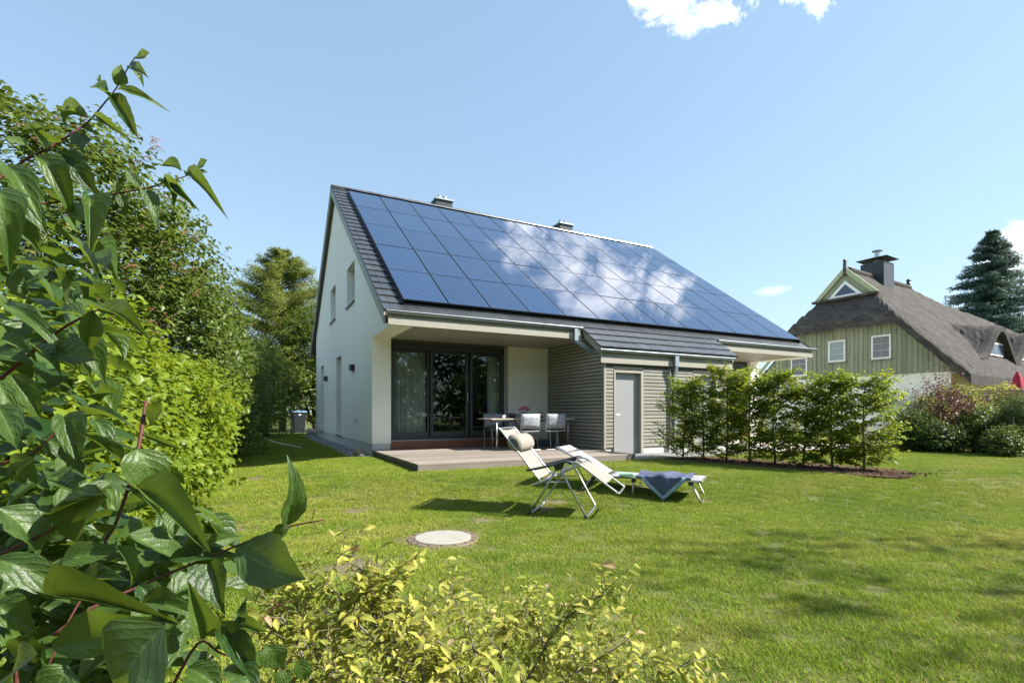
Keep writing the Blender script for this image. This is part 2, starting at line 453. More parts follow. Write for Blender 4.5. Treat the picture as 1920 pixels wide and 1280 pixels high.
def on_slope(x, s, n=0.0):
    return (x, YE + s * math.cos(PF) - n * math.sin(PF), ZE + s * math.sin(PF) + n * math.cos(PF))
NROW = 27; EXP = SLEN / NROW; TW = .30
def tile_mesh(w, l, name='roof_tile'):
    m_ = MB(); t_ = .024
    pr = [(0, -.03, .0), (w * .5 - .004, 0, 0)]
    m_.box(0.003, w - .003, 0, l, 0, t_)
    m_.box(0.003, w - .003, -.006, .02, -.026, t_ - .001)
    return m_.mesh(name, M['tile'])
tm_full = tile_mesh(TW, EXP + .06); tm_verge = tile_mesh(.15, EXP + .06)
rng = np.random.default_rng(3)
def put_tile(me, x, row, parent=None):
    link('roof_tile', me, roof, on_slope(x, row * EXP, .018), (PF - .075 + rng.normal(0, .004), rng.normal(0, .003), 0))
for row in range(NROW):
    put_tile(tm_verge, XL, row); put_tile(tm_full, XL + .15, row)
    put_tile(tm_full, XRR - .33, row) if row > 1 else None
for row in range(2):
    for k in range(44):
        x = XL + .45 + k * TW
        if x + TW < XRR + .02: put_tile(tm_full, x, row)
BOX('tiling_underlay', M['tile'], roof, XL + .02, XRR - .02, 0, SLEN, -.03, -.004).matrix_local = Matrix.Translation(on_slope(0, 0)) @ Euler((PF, 0, 0)).to_matrix().to_4x4()
rt = MB()
n_ = 8
prof = [(.12 * math.cos(math.pi * j / n_), .085 * math.sin(math.pi * j / n_)) for j in range(n_ + 1)]
vv = [(x, y, z) for x in (0, .42) for y, z in prof] + [(x, y * .85, z - .02) for x in (0, .42) for y, z in prof]
k_ = n_ + 1
ff = [(i, i + 1, k_ + i + 1, k_ + i) for i in range(n_)] + [(i, 2 * k_ + i, 2 * k_ + i + 1, i + 1) for i in range(n_)] + [(k_ + i, k_ + i + 1, 3 * k_ + i + 1, 3 * k_ + i) for i in range(n_)]
rt.add(vv, ff)
rt_me = rt.mesh('ridge_tile', M['tile'])
for k in range(34):
    link('ridge_tile', rt_me, roof, (XL + k * .4, YR, ZR - .015 + (k % 2) * .004), (0, R(.8), 0))
# solar panels
PW, PH = .987, 1.626
pm = MB()
pm.box(.006, PW - .006, .006, PH - .006, 0, .038, 1)
pm.box(.022, PW - .022, .022, PH - .022, .034, .0405, 0)
p_me = pm.mesh('solar_panel', [M['pv'], M['pv_frame']])
for rr_ in range(5):
    for c in range(13):
        link('solar_panel', p_me, roof, on_slope(.28 + c * PW, .31 + rr_ * PH, .10), (PF + rng.normal(0, .0012), rng.normal(0, .0012), 0))
for c in range(14):
    MB().box(-.02, .02, .28, 8.44, .03, .095).build('mounting_rail', M['pv_frame'], roof, loc=on_slope(.28 + c * PW, 0, 0), rot=(PF, 0, 0)) if c in (0, 13) else None
for x0 in (3.62, 9.0):
    ch = BOX('chimney', M['anthr'], roof, x0, x0 + .62, 6.1, 6.7, 7.3, 8.86)
    BOX('chimney_cap', M['zinc'], ch, x0 - .05, x0 + .67, 6.05, 6.75, 8.862, 8.92)
    for dx in (.2, .42):
        MB().lathe([(.085, 0), (.085, .19), (.06, .195)], (x0 + dx, 6.4, 8.925), 12).build('flue', M['steel'], ch, smooth=False)
# soffit, fascia, gutters
for x0, x1 in ((WP, XS), (XS2, XW - WP)):
    BOX('soffit', M['taupe'], house, x0, x1, YE - .044, .08, ZU + .002, ZU + .03)
    BOX('ceiling_spot', M['steel'], house, x0 + 1.2, x0 + 1.28, -.6, -.52, ZU - .004, ZU + .001)
def fascia(x0, x1):
    BOX('fascia_board', M['taupe'], house, x0, x1, YE - .08, YE - .045, ZU + .0, ZU + .145, bevel=.003)
    BOX('fascia_board', M['taupe'], house, x0, x1, YE - .04, YE - .005, ZU + .146, ZU + .245)
fascia(-.08, XS - .25); fascia(XS2 + .1, XRR - .07)
def gutter(x0, x1, y, z, r=.065, name='gutter', parent=None):
    m_ = MB(); n = 10; L_ = []
    prof = [(r * math.cos(a), r * math.sin(a)) for a in np.linspace(math.pi, 2 * math.pi, n)]
    prof = prof + [(p[0] * .9, p[1] * .9 + .004) for p in prof[::-1]]
    m_.prism([(y + p[0], z + p[1]) for p in prof], x0, x1, 'x')
    m_.tube([(x0, y - r, z + .004), (x1, y - r, z + .004)], .010, 8)
    g = m_.build(name, M['zinc'], parent or house)
    b = MB(); x = x0 + .35
    while x < x1:
        bp = [(r * 1.06 * math.cos(a), r * 1.06 * math.sin(a)) for a in np.linspace(math.pi, 2 * math.pi, n)]
        bp = bp + [(p[0] * .94, p[1] * .94) for p in bp[::-1]]
        MB().prism([(y + p[0], z + p[1]) for p in bp], x, x + .03, 'x').build('gutter_strap', M['steel'], g)
        x += .66
    for xx in (x0, x1 - .003):
        MB().prism([(y + r * math.cos(a), z + r * math.sin(a)) for a in np.linspace(math.pi, 2 * math.pi, n)], xx, xx + .003, 'x').build('gutter_end', M['zinc'], g)
    return g
gutter(XL + .02, 4.50, YE - .10, ZE - .02, .055)
gutter(9.05, XRR, YE - .10, ZE - .02, .055)
dp = MB()
def sqtube(mb, pts, s):
    mb.tube(pts, s * .7071, 4)
dp.box(4.27, 4.37, YE - .155, YE - .085, ZE - .33, ZE - .06)
dp.add(*(lambda a, b, s: ([(a[0], a[1] - s, a[2] - s), (a[0], a[1] + s, a[2] - s), (a[0], a[1] + s, a[2] + s), (a[0], a[1] - s, a[2] + s),
                           (b[0], b[1] - s, b[2] - s), (b[0], b[1] + s, b[2] - s), (b[0], b[1] + s, b[2] + s), (b[0], b[1] - s, b[2] + s)],
                          [(0, 1, 2, 3), (7, 6, 5, 4), (0, 4, 5, 1), (1, 5, 6, 2), (2, 6, 7, 3), (3, 7, 4, 0)]))((4.29, YE - .07, ZE - .30), (4.80, YE - .20, ZE - .62), .05))
dp.build('downpipe', M['zinc'], house)

# doors and interior, both terraces (the right one is the mirror image)
def room(x0, x1):
    m_ = MB()
    m_.box(x0, x1, .3, 5.2, .30, .335, 1); m_.box(x0, x1, .3, 5.2, 2.66, 2.72, 0); m_.box(x0, x1, 5.15, 5.2, .335, 2.66, 0)
    m_.box(x0, x0 + .04, .3, 5.15, .335, 2.66, 0); m_.box(x1 - .04, x1, .3, 5.15, .335, 2.66, 0)
    m_.build('room', [M['room'], M['room_floor']], house)
def curtain(x0, x1, y, mat):
    n = int((x1 - x0) / .012); V_ = []
    rg = np.random.default_rng(int(x0 * 100))
    xs_ = np.linspace(x0, x1, n); dy = .035 * np.sin(xs_ * 46 + 1.5 * np.sin(xs_ * 9)) + .012 * np.sin(xs_ * 130)
    V_ = [(x, y + d, z) for z in (.36, 2.5) for x, d in zip(xs_, dy)]
    MB().add(V_, [(i, i + 1, n + i + 1, n + i) for i in range(n - 1)]).build('curtain', mat, house, smooth=True)
room(WP + .02, 4.7); room(8.9, XW - WP - .02)
curtain(.58, 1.36, .30, M['curtain']); curtain(3.05, 3.40, .32, M['curtain_lt'])
def glazing(spec, flip=None):
    fx = (lambda x: x) if flip is None else (lambda x: flip - x)
    def bx(name, mat, par, x0, x1, *r, **k):
        a, b = sorted((fx(x0), fx(x1))); return BOX(name, mat, par, a, b, *r, **k)
    fr = MB(); w = .07
    A, B, z0, z1 = WP + .004, 3.43, .345, 2.66
    segs = [(A, B, z1 - .16, z1), (A, B, z0, z0 + .06), (A, A + .06, z0, z1), (B - .05, B, z0, z1)]
    for a, b, c, d in segs:
        a, b = sorted((fx(a), fx(b))); fr.box(a, b, YD_ + .03, YD_ + .15, c, d)
    f = fr.build('door_frame', M['anthr'], house)
    for j, (a, b, kind) in enumerate([(.50, 1.40, 'fixed_pane'), (1.42, 2.42, 'sliding_door'), (2.46, 3.38, 'sliding_door')]):
        yy = YD_ + (.0 if j else .04)
        m_ = MB(); s_ = .045 if j == 0 else .075; bt = .12 if j == 0 else .11
        for q in [(a, a + s_, z0 + .065, z1 - .17), (b - s_, b, z0 + .065, z1 - .17), (a + s_, b - s_, z0 + .065, z0 + .065 + bt), (a + s_, b - s_, z1 - .17 - .05, z1 - .17)]:
            c, d = sorted((fx(q[0]), fx(q[1]))); m_.box(c, d, yy, yy + .06, q[2], q[3])
        L = m_.build(kind, M['anthr'], f, bevel=.003)
        c, d = sorted((fx(a + s_ - .004), fx(b - s_ + .004)))
        BOX('pane', M['glass'], f, c, d, yy + .028, yy + .034, z0 + .18, z1 - .215)
        if j == 1:
            c, d = sorted((fx(b - .045), fx(b - .02)))
            BOX('handle', M['steel'], f, c, d, yy - .03, yy - .001, 1.28, 1.50, bevel=.004)
    bx('door_sill', M['zinc'], house, WP + .004, 3.43, YD_ - .05, YD_ + .20, .322, .343)
    bx('step', M['redwood'], house, WP + .004, 3.60, YD_ - .055, YD_ + .18, ZD - .01, .318)
    bx('wall_panel', M['cream'], house, 3.545, 4.75, YD_ - .01, YD_ + .3, .0, ZU)
    bx('door_jamb', M['taupe'], house, 3.432, 3.543, YD_ + .02, YD_ + .25, .32, ZU - .001)
    bx('lintel', M['taupe_dark'], house, WP + .001, 3.43, YD_ + .06, YD_ + .25, 2.662, ZU + .03)
glazing(None); glazing(None, 13.27)

# timber annex between the terraces
annex = MB().box(XS + .03, XS2 - .03, YS_ + .14, .3, .17, 2.05).prism([(YS_ + .04, 2.05), (.3, 2.05), (.3, 3.6), (-1.0, 3.40), (YS_ + .04, 2.38)], XS + .03, XS2 - .03, 'x').build('annex_core', M['taupe_dark'], house)
for a, b in ((XS + .05, 5.02), (5.93, 7.56), (8.47, XS2 - .05)):
    BOX('annex_plinth', M['plinth'], annex, a, b, YS_ + .028, .25, -.3, .168)
def shed_top(y): return ZE + (y - YE) * KF - .12
PIT = .0855
k = 0
while True:          # left side, one object per slat; the top ones are cut by the roof slope
    z = ZD + .035 + k * PIT
    if z > 3.0: break
    yf = YS_ + .02
    while shed_top(yf) < z + .07: yf += .01
    if yf < 0:
        MB().prism([(XS, z), (XS + .028, z + .004), (XS + .028, z + .068), (XS, z + .064)], yf, .07, 'y').build('slat', M['slat_y'], annex)
    k += 1
for a, b in ((XS + .03, 5.02), (5.93, 7.56), (8.47, XS2 - .03)): BOX('annex_backing', M['taupe_dark'], annex, a, b, YS_ + .034, YS_ + .139, .17, 2.049)
D1 = (5.08, 5.84); D2 = (7.62, 8.38)
nsl = 22
for a, b in ((XS + .06, D1[0] - .055), (D1[1] + .085, 6.74), (6.92, D2[0] - .055), (D2[1] + .085, XS2 - .06)):
    for k in range(nsl):
        z = .185 + k * PIT
        MB().prism([(YS_, z), (YS_ + .03, z + .004), (YS_ + .03, z + .068), (YS_, z + .064)], a, b, 'x').build('slat', M['slat'], annex)
for a, b in ((D1[0] - .055, D1[1] + .085), (D2[0] - .055, D2[1] + .085)):
    for k in range(2):
        z = .185 + (20.35 + k) * PIT
        MB().prism([(YS_, z), (YS_ + .03, z + .004), (YS_ + .03, z + .068), (YS_, z + .064)], a, b, 'x').build('slat', M['slat'], annex)
for x in (XS - .003, XS2 - .055):
    BOX('corner_post', M['taupe'], annex, x, x + .058, YS_ - .006, YS_ + .05, ZD + .02, 2.13, bevel=.003)
BOX('corner_post', M['taupe'], annex, 6.745, 6.80, YS_ - .004, YS_ + .04, .18, 2.08)
for a, b in (D1, D2):
    fr = MB()
    fr.box(a - .05, a - .002, YS_ - .012, YS_ + .12, .0, 1.98); fr.box(b + .002, b + .08, YS_ - .012, YS_ + .12, .0, 1.98); fr.box(a - .002, b + .002, YS_ - .012, YS_ + .12, 1.932, 1.98)
    fr.build('door_frame', M['taupe'], annex, bevel=.003)
    BOX('door', M['door_grey'], annex, a, b, YS_ + .085, YS_ + .125, -.02, 1.928)
    BOX('handle_plate', M['black'], annex, a + .035, a + .07, YS_ + .076, YS_ + .084, .82, 1.03)
    MB().tube([(a + .052, YS_ + .08, .95), (a + .052, YS_ + .035, .95), (a + .16, YS_ + .035, .95)], .010, 8).build('door_handle', M['steel'], annex)
    for z in (.35, 1.55): MB().tube([(b + .004, YS_ + .075, z), (b + .004, YS_ + .075, z + .09)], .009, 8).build('hinge', M['steel'], annex)
BOX('annex_fascia', M['taupe'], annex, XS - .14, XS2 + .07, YS_ - .073, YS_ - .04, 2.135, 2.28, bevel=.003)
BOX('annex_fascia', M['taupe'], annex, XS - .14, XS2 + .07, YS_ - .038, YS_ - .01, 2.281, 2.40)
BOX('annex_soffit', M['taupe'], annex, XS - .12, XS2 + .05, YS_ - .039, YS_ + .02, 2.128, 2.15)
ya, yb_ = -2.50, -1.80
for x in (XS - .16, XS2 + .06):
    MB().prism([(ya, roof_z(ya) - .02), (yb_, roof_z(yb_) - .02), (yb_, roof_z(yb_) - .19), (ya, roof_z(ya) - .19)], x, x + .03, 'x').build('annex_verge', M['taupe'], annex)
aroof = MB().prism([(ya, roof_z(ya) - .045), (yb_, roof_z(yb_) - .045), (yb_, roof_z(yb_) - .13), (ya, roof_z(ya) - .13)], XS - .125, XS2 + .055, 'x').build('annex_roof', M['taupe_dark'], house)
AE = .92 / 3
atm = tile_mesh(.30, AE + .05)
for row in range(3):
    for k in range(15):
        link('roof_tile', atm, aroof, on_slope(XS - .20 + k * .3015, -.92 + row * AE, .018), (PF - .085 + rng.normal(0, .004), rng.normal(0, .003), 0))
gutter(XS - .22, XS2 + .06, -2.535, 2.425, .048, parent=aroof)
dpa = MB().box(6.80, 6.92, -2.585, -2.50, 2.13, 2.38)
dpa.add([(6.82, -2.58, 2.14), (6.90, -2.58, 2.14), (6.90, -2.51, 2.14), (6.82, -2.51, 2.14), (6.82, -2.53, 1.86), (6.90, -2.53, 1.86), (6.90, -2.46, 1.86), (6.82, -2.46, 1.86)],
        [(0, 1, 2, 3), (7, 6, 5, 4), (0, 4, 5, 1), (1, 5, 6, 2), (2, 6, 7, 3), (3, 7, 4, 0)])
dpa.box(6.822, 6.898, -2.528, -2.462, -.05, 1.87)
dpa.build('downpipe', M['zinc'], aroof)
for z in (.5, 1.5): BOX('pipe_bracket', M['steel'], aroof, 6.81, 6.91, -2.535, -2.44, z, z + .03)

# ------------------------------------------------------------------ deck, paving, gravel strip
deck = empty('timber_deck', (0, 0, 0), 0, 'low weathered timber deck in front of the glass doors', 'deck')
npl = 25; pw = (3.587 - .03) / npl
for k in range(npl):
    y0 = -3.587 + k * pw
    MB().box(.0, 4.675, y0 + .003, y0 + pw - .003, ZD - .026, ZD + rng.normal(0, .0006)).build('plank', M['deck'], deck, bevel=.002)
MB().box(.02, 4.655, -3.55, -.05, -.15, ZD - .03).build('substructure', M['taupe_dark'], deck)
MB().box(.006, 4.668, -3.581, -3.552, -.12, ZD - .029).build('front_board', M['deck'], deck)
MB().box(.004, .019, -3.58, -.04, -.12, ZD - .029).build('side_board', M['deck_y'], deck)
MB().box(4.657, 4.67, -3.55, -2.45, -.12, ZD - .029).build('side_board', M['deck'], deck)

M['paver'] = plain('grey_paver', (.20, .20, .205), .8, 0, .3, .25, 4, .4, 40)
M['paver_lt'] = plain('pale_terrace_slab', (.55, .48, .44), .8, 0, .3, .15, 3, .3, 40)
pav = MB().box(4.69, 8.8, -3.62, YS_ + .02, -.1, .004).build('path_bed', M['dirt']); tag(pav, 'narrow paved strip beside the timber deck', kind='structure')
for i in range(4):
    for j in range(13):
        x0 = 4.70 + j * .315; y0 = -3.60 + i * .295
        MB().box(x0, x0 + .308, y0, y0 + .288, -.04, .016 + rng.normal(0, .002)).build('paver', M['paver'], pav)
ter = MB().box(8.95, 13.2, -3.8, -.05, -.1, .05).build('terrace_bed', M['dirt']); tag(ter, 'pale slab terrace behind the hornbeam row', kind='structure')
for i in range(7):
    for j in range(8):
        x0 = 8.95 + j * .53; y0 = -3.8 + i * .53
        MB().box(x0, x0 + .522, y0, y0 + .522, 0, .07).build('slab', M['paver_lt'], ter)

M['pebble'] = plain('grey_pebble', (.26, .27, .28), .7, 0, .4, .5, 9)
M['kerb'] = plain('concrete_edging', (.30, .29, .26), .85, 0, .3, .2, 5)
edge = MB().box(-.52, -.46, -.2, 12.0, -.25, .012).box(-.46, -.02, -.2, -.14, -.25, .010).build('edging_kerb', M['kerb']); tag(edge, 'thin concrete edging beside the pebble strip', kind='structure')
rg = np.random.default_rng(11)
ico_v = []
def pebbles(n, xr, yr, zr, sr, seed):
    g = np.random.default_rng(seed)
    # octahedron subdivided once for a pebble
    o = np.array([(1, 0, 0), (-1, 0, 0), (0, 1, 0), (0, -1, 0), (0, 0, 1), (0, 0, -1)], float)
    f = [(0, 2, 4), (2, 1, 4), (1, 3, 4), (3, 0, 4), (2, 0, 5), (1, 2, 5), (3, 1, 5), (0, 3, 5)]
    vs_ = list(map(tuple, o)); ff_ = []
    cache = {}
    def mid(a, b):
        k = (min(a, b), max(a, b))
        if k not in cache:
            m = (np.array(vs_[a]) + np.array(vs_[b])); m /= np.linalg.norm(m); vs_.append(tuple(m)); cache[k] = len(vs_) - 1
        return cache[k]
    for a, b, c in f:
        x, y, z = mid(a, b), mid(b, c), mid(c, a); ff_ += [(a, x, z), (x, b, y), (z, y, c), (x, y, z)]
    T = np.array(vs_); FF = np.array(ff_)
    P = np.stack([g.uniform(*xr, n), g.uniform(*yr, n), g.uniform(*zr, n)], -1)
    S = g.uniform(*sr, (n, 1)) * np.stack([g.uniform(.8, 1.3, n), g.uniform(.7, 1.1, n), g.uniform(.45, .8, n)], -1)
    a = g.uniform(0, 6.28, n); c, s = np.cos(a), np.sin(a)
    TT = T[None] * S[:, None, :]
    X = TT[..., 0] * c[:, None] - TT[..., 1] * s[:, None]; Y = TT[..., 0] * s[:, None] + TT[..., 1] * c[:, None]
    V = np.stack([X, Y, TT[..., 2]], -1) + P[:, None]
    F = (FF[None] + (np.arange(n) * len(T))[:, None, None]).reshape(-1, 3)
    return V.reshape(-1, 3), F
V, F = pebbles(2600, (-.45, 0.0), (-.12, 12), (-.03, .012), (.016, .036), 5)
pg = link('gravel', np_mesh('gravel', V, F, M['pebble'], smooth=True)); tag(pg, 'grey pebbles in the strip along the gable wall', 'gravel', kind='stuff')
t = NT('boulder_stone'); n = t.noise(t.pos(), 9, 6, .65)
t.bsdf(t.mix(n, (.16, .09, .07), (.40, .28, .23)), .85, 0, .3); t.bump(t.noise(t.pos(), 30, 5), .6, .02); M['boulder'] = t.m
t = NT('granite'); n = t.noise(t.pos(), 25, 6, .65)
t.bsdf(t.mix(n, (.25, .22, .2), (.55, .48, .42)), .85, 0, .3); M['granite'] = t.m
def boulder(name, loc, s, seed, mat, label=None, cat='stone', group=None):
    g = np.random.default_rng(seed)
    import bmesh
    bm = bmesh.new(); bmesh.ops.create_icosphere(bm, subdivisions=3, radius=1)
    k = g.normal(0, 1, (5, 3)); ph = g.uniform(0, 6, 5)
    for v in bm.verts:
        c = np.array(v.co); d = sum(.07 * math.sin(2.2 * (c @ kk) + p) for kk, p in zip(k, ph))
        v.co = Vector(c * (1 + d)) ; v.co.x *= s[0]; v.co.y *= s[1]; v.co.z *= s[2]
    me = bpy.data.meshes.new(name); bm.to_mesh(me); bm.free(); me.materials.append(mat)
    me.polygons.foreach_set('use_smooth', [True] * len(me.polygons))
    return tag(link(name, me, None, loc, (0, 0, g.uniform(0, 3))), label, cat, group)
boulder('boulder', (-.26, .12, .06), (.20, .14, .12), 2, M['boulder'], 'reddish brown boulder at the near end of the pebble strip')
boulder('white_stone', (-.26, -.16, .03), (.075, .05, .045), 4, M['white_paint'], 'small whitish stone in front of the reddish boulder')
for i, (x, y, z, s, lab) in enumerate([(-.10, 12.2, .12, .24, 'grey field stone against the back corner of the gable wall'), (.0, 13.9, .12, .20, 'pale field stone of the pile closest to the bin'),
        (.32, 13.6, .12, .22, 'reddish field stone in the middle of the pile by the bin'), (.66, 13.5, .14, .24, 'field stone of the pile nearest the gable wall'), (.42, 13.95, .36, .22, 'uppermost pale field stone of the pile by the bin')]):
    boulder('field_stone', (x, y, z), (s, s * .8, s * .7), 20 + i, M['boulder'] if i == 2 else M['granite'], lab)

# ------------------------------------------------------------------ manhole
t = NT('concrete_lid'); n = t.noise(t.pos(), 14, 6, .7)
t.bsdf(t.mix(n, (.22, .215, .19), (.34, .33, .29)), .9, 0, .2); t.bump(t.noise(t.pos(), 90, 4), .4, .004); M['lid'] = t.m
t = NT('rusty_iron'); n = t.noise(t.pos(), 20, 6, .7)
t.bsdf(t.mix(n, (.10, .075, .06), (.24, .18, .13)), .85, .2, .3); t.bump(n, .5, .006); M['rust'] = t.m
mhx, mhy = -.87, -7.30
mh = empty('manhole_cover', gp(mhx, mhy), 0, 'round pale concrete manhole cover set in the lawn', 'manhole')
MB().lathe([(.34, -.05), (.34, .0), (.325, .012), (.275, .014), (.275, -.03)], (0, 0, 0), 40).build('iron_ring', M['rust'], mh)
MB().lathe([(.268, -.04), (.268, .018), (.255, .024), (.12, .026)], (0, 0, 0), 40).build('concrete_lid', M['lid'], mh)
for k in range(16):
    a = k * math.pi / 8
    MB().box(-.014, .014, -.008, .008, .014, .0155).build('vent_slot', M['black'], mh, loc=(.30 * math.cos(a), .30 * math.sin(a), 0), rot=(0, 0, a))
# ------------------------------------------------------------------ garden furniture
M['sling'] = plain('beige_sling_fabric', (.245, .22, .195), .85, 0, .2, .05, 20, .25, 400)
M['sling_w'] = plain('pale_grey_sling_fabric', (.29, .29, .305), .8, 0, .2, .05, 20, .25, 400)
M['greyfab'] = plain('dark_grey_fabric', (.12, .12, .125), .9, 0, .2, .15, 30)
M['armrest'] = plain('dark_armrest_plastic', (.05, .06, .075), .38, 0, .5)
t = NT('blue_towel'); n = t.noise(t.pos(), 160, 3, .7); nb = t.noise(t.pos(), 6, 4)
t.bsdf(t.mix(n, (.045, .055, .11), (.13, .15, .23)), .95, 0, .1); t.bump(n, .8, .006); M['towel'] = t.m
t = NT('blue_towel_edge'); n = t.noise(t.pos(), 160, 3, .7)
t.bsdf(t.mix(n, (.13, .24, .36), (.24, .36, .48)), .95, 0, .1); t.bump(n, .8, .006); M['towel_edge'] = t.m
M['towel_line'] = plain('pale_towel_stripe', (.52, .58, .62), .95, 0, .1)

def curve(pts, n=8):
    """Catmull-Rom through points"""
    P = [np.array(p, float) for p in pts]; P = [2 * P[0] - P[1]] + P + [2 * P[-1] - P[-2]]
    out = []
    for i in range(1, len(P) - 2):
        for k in range(n):
            t_ = k / n; a, b, c, d = P[i - 1:i + 3]
            out.append(.5 * ((2 * b) + (c - a) * t_ + (2 * a - 5 * b + 4 * c - d) * t_ ** 2 + (3 * b - a - 3 * c + d) * t_ ** 3))
    out.append(P[-2]); return out

# recliner: local x along the chair (head negative), y across (0 near side), z up
rx, ry = .6417, -6.9323
rec = empty('recliner_chair', gp(rx, ry), R(-45.8), 'beige folding garden recliner with round neck pillow on the lawn', 'garden chair')
W = .62
MB().tube(curve([(-.20, .03, .385), (-.45, .03, .69), (-.70, .03, .985), (-.725, .06, 1.005), (-.725, W - .06, 1.005), (-.70, W - .03, .985), (-.45, W - .03, .69), (-.20, W - .03, .385)], 6), .012, 8).build('back_frame', M['steel'], rec, smooth=True)
def sheet(pts, y0, y1, th_, mat, name, par, sag=.0, ny=7):
    pts = curve(pts, 6); V_ = []; n = len(pts)
    for i, p in enumerate(pts):
        for j in range(ny):
            f = j / (ny - 1); V_.append((p[0], y0 + (y1 - y0) * f, p[2] - sag * 4 * f * (1 - f)))
    F_ = [(i * ny + j, i * ny + j + 1, (i + 1) * ny + j + 1, (i + 1) * ny + j) for i in range(n - 1) for j in range(ny - 1)]
    o = MB().add(V_, F_).build(name, mat, par, smooth=True)
    s_ = o.modifiers.new('thick', 'SOLIDIFY'); s_.thickness = th_; s_.offset = 0
    return o
sheet([(-.715, 0, .995), (-.58, 0, .83), (-.44, 0, .67), (-.32, 0, .515), (-.245, 0, .43)], .045, W - .045, .006, M['sling'], 'backrest_fabric', rec, .012)
sheet([(-.235, 0, .42), (-.10, 0, .445), (.05, 0, .52), (.20, 0, .59)], .045, W - .045, .006, M['sling'], 'seat_fabric', rec, .02)
sheet([(.22, 0, .60), (.30, 0, .575), (.42, 0, .49), (.545, 0, .405)], .045, W - .045, .006, M['sling'], 'leg_rest_fabric', rec, .01)
MB().tube(curve([(.10, .02, .635), (.22, .02, .625), (.30, .025, .575), (.48, .03, .445), (.665, .03, .315), (.69, .07, .30), (.69, W - .07, .30), (.665, W - .03, .315), (.48, W - .03, .445), (.30, W - .025, .575), (.22, W - .02, .625), (.10, W - .02, .635)], 5), .012, 8).build('leg_rest_frame', M['steel'], rec, smooth=True)
for y in (.03, W - .03):
    MB().tube([(-.30, y, .355), (-.21, y, .385), (.24, y, .60)], .013, 8).build('seat_rail', M['steel'], rec)
    MB().tube([(-.16, y, .39), (.10, y, .405)], .007, 6).build('brace', M['steel'], rec)
for y in (-.025, W + .025):
    a_ = curve([(-.36, y, .525), (-.2, y, .56), (0, y, .61), (.10, y, .64), (.17, y, .632)], 5)
    m_ = MB(); k_ = len(a_); V_ = []
    for i, p in enumerate(a_):
        w_ = .026 if 2 < i < k_ - 3 else .019
        for dy, dz in ((-w_, 0), (-w_ * .8, .016), (w_ * .8, .016), (w_, 0), (w_ * .7, -.014), (-w_ * .7, -.014)): V_.append((p[0], p[1] + dy, p[2] + dz))
    m_.add(V_, [(i * 6 + j, i * 6 + (j + 1) % 6, (i + 1) * 6 + (j + 1) % 6, (i + 1) * 6 + j) for i in range(k_ - 1) for j in range(6)] + [tuple(range(6))[::-1], tuple((k_ - 1) * 6 + j for j in range(6))])
    m_.build('armrest', M['armrest'], rec, smooth=True)
    MB().prism([(-.04, .61), (.09, .625), (.065, .56), (.01, .535), (-.03, .56)], y - .014, y + .014, 'y').build('arm_bracket', M['black'], rec, bevel=.004)
for s_, tx in ((-.33, -.005), (.33, .035)):
    y0, y1 = -.012, W + .012
    zz = -.005
    pts = [(tx, y0, .565), (s_ * .5 + tx * .5, y0, .285), (s_, y0 + .005, zz + .035), (s_ + .004, y0 + .03, zz + .03), (s_ + .004, y1 - .05, zz + .035), (s_ + (-.0 if s_ < 0 else -.01), y1 - .01, zz + .07), (s_ * .62 + tx * .4, y1, .24), (tx, y1, .565)]
    MB().tube(pts, .0125, 8).build('leg', M['steel'], rec, smooth=True)
    MB().lathe([(.019, 0), (.019, .05)], (s_, y0 + .005, zz - .008), 8).build('foot_cap', M['black'], rec)
pl_ = MB(); n = 18; V_ = []
cx_, cz_ = -.535, .835; ang = math.atan2(-.6, .51)
prof_y = [(0.02, .55), (.03, .9), (.06, 1.0), (W / 2, 1.02), (W - .06, 1.0), (W - .03, .9), (W - .02, .55)]
for y, sc in prof_y:
    for j in range(n):
        a = 2 * math.pi * j / n; e1, e2 = .115 * sc * math.cos(a), .085 * sc * math.sin(a)
        V_.append((cx_ + e1 * math.cos(ang) - e2 * math.sin(ang), y, cz_ + e1 * math.sin(ang) + e2 * math.cos(ang)))
k_ = len(prof_y)
pl_.add(V_, [(i * n + j, i * n + (j + 1) % n, (i + 1) * n + (j + 1) % n, (i + 1) * n + j) for i in range(k_ - 1) for j in range(n)], 0)
pl_.add([V_[j] for j in range(n)], [tuple(range(n))], 1); pl_.add([V_[(k_ - 1) * n + j] for j in range(n)], [tuple(range(n))[::-1]], 1)
pl_.build('neck_pillow', [M['sling'], M['greyfab']], rec, smooth=True)

# sun lounger: local x along (foot end 0, head negative), y across
lx, ly = 2.5886, -7.2463
lou = empty('sun_lounger', gp(lx, ly), R(-53.0), 'pale grey folding sun lounger with raised head on the lawn', 'sun lounger')
W = .60; hz = .285
MB().tube([(-1.28, .02, hz), (-.02, .02, hz), (.0, .05, hz), (0, W - .05, hz), (-.02, W - .02, hz), (-1.28, W - .02, hz)], .012, 8).build('bed_frame', M['steel'], lou, smooth=True)
MB().tube(curve([(-1.28, .02, hz), (-1.6, .02, hz + .2), (-1.93, .02, hz + .36), (-1.96, .06, hz + .375), (-1.96, W - .06, hz + .375), (-1.93, W - .02, hz + .36), (-1.6, W - .02, hz + .2), (-1.28, W - .02, hz)], 5), .012, 8).build('head_frame', M['steel'], lou, smooth=True)
sheet([(0.0, 0, hz - .01), (-.02, 0, hz + .014), (-.3, 0, hz + .010), (-.8, 0, hz + .008), (-1.26, 0, hz + .012)], .012, W - .012, .006, M['sling_w'], 'bed_fabric', lou, .012)
sheet([(-1.30, 0, hz + .02), (-1.6, 0, hz + .205), (-1.80, 0, hz + .31)], .03, W - .03, .006, M['sling_w'], 'head_fabric', lou, .01)
sheet([(-1.83, 0, hz + .325), (-1.955, 0, hz + .385)], .05, W - .05, .006, M['sling_w'], 'head_band', lou, .0)
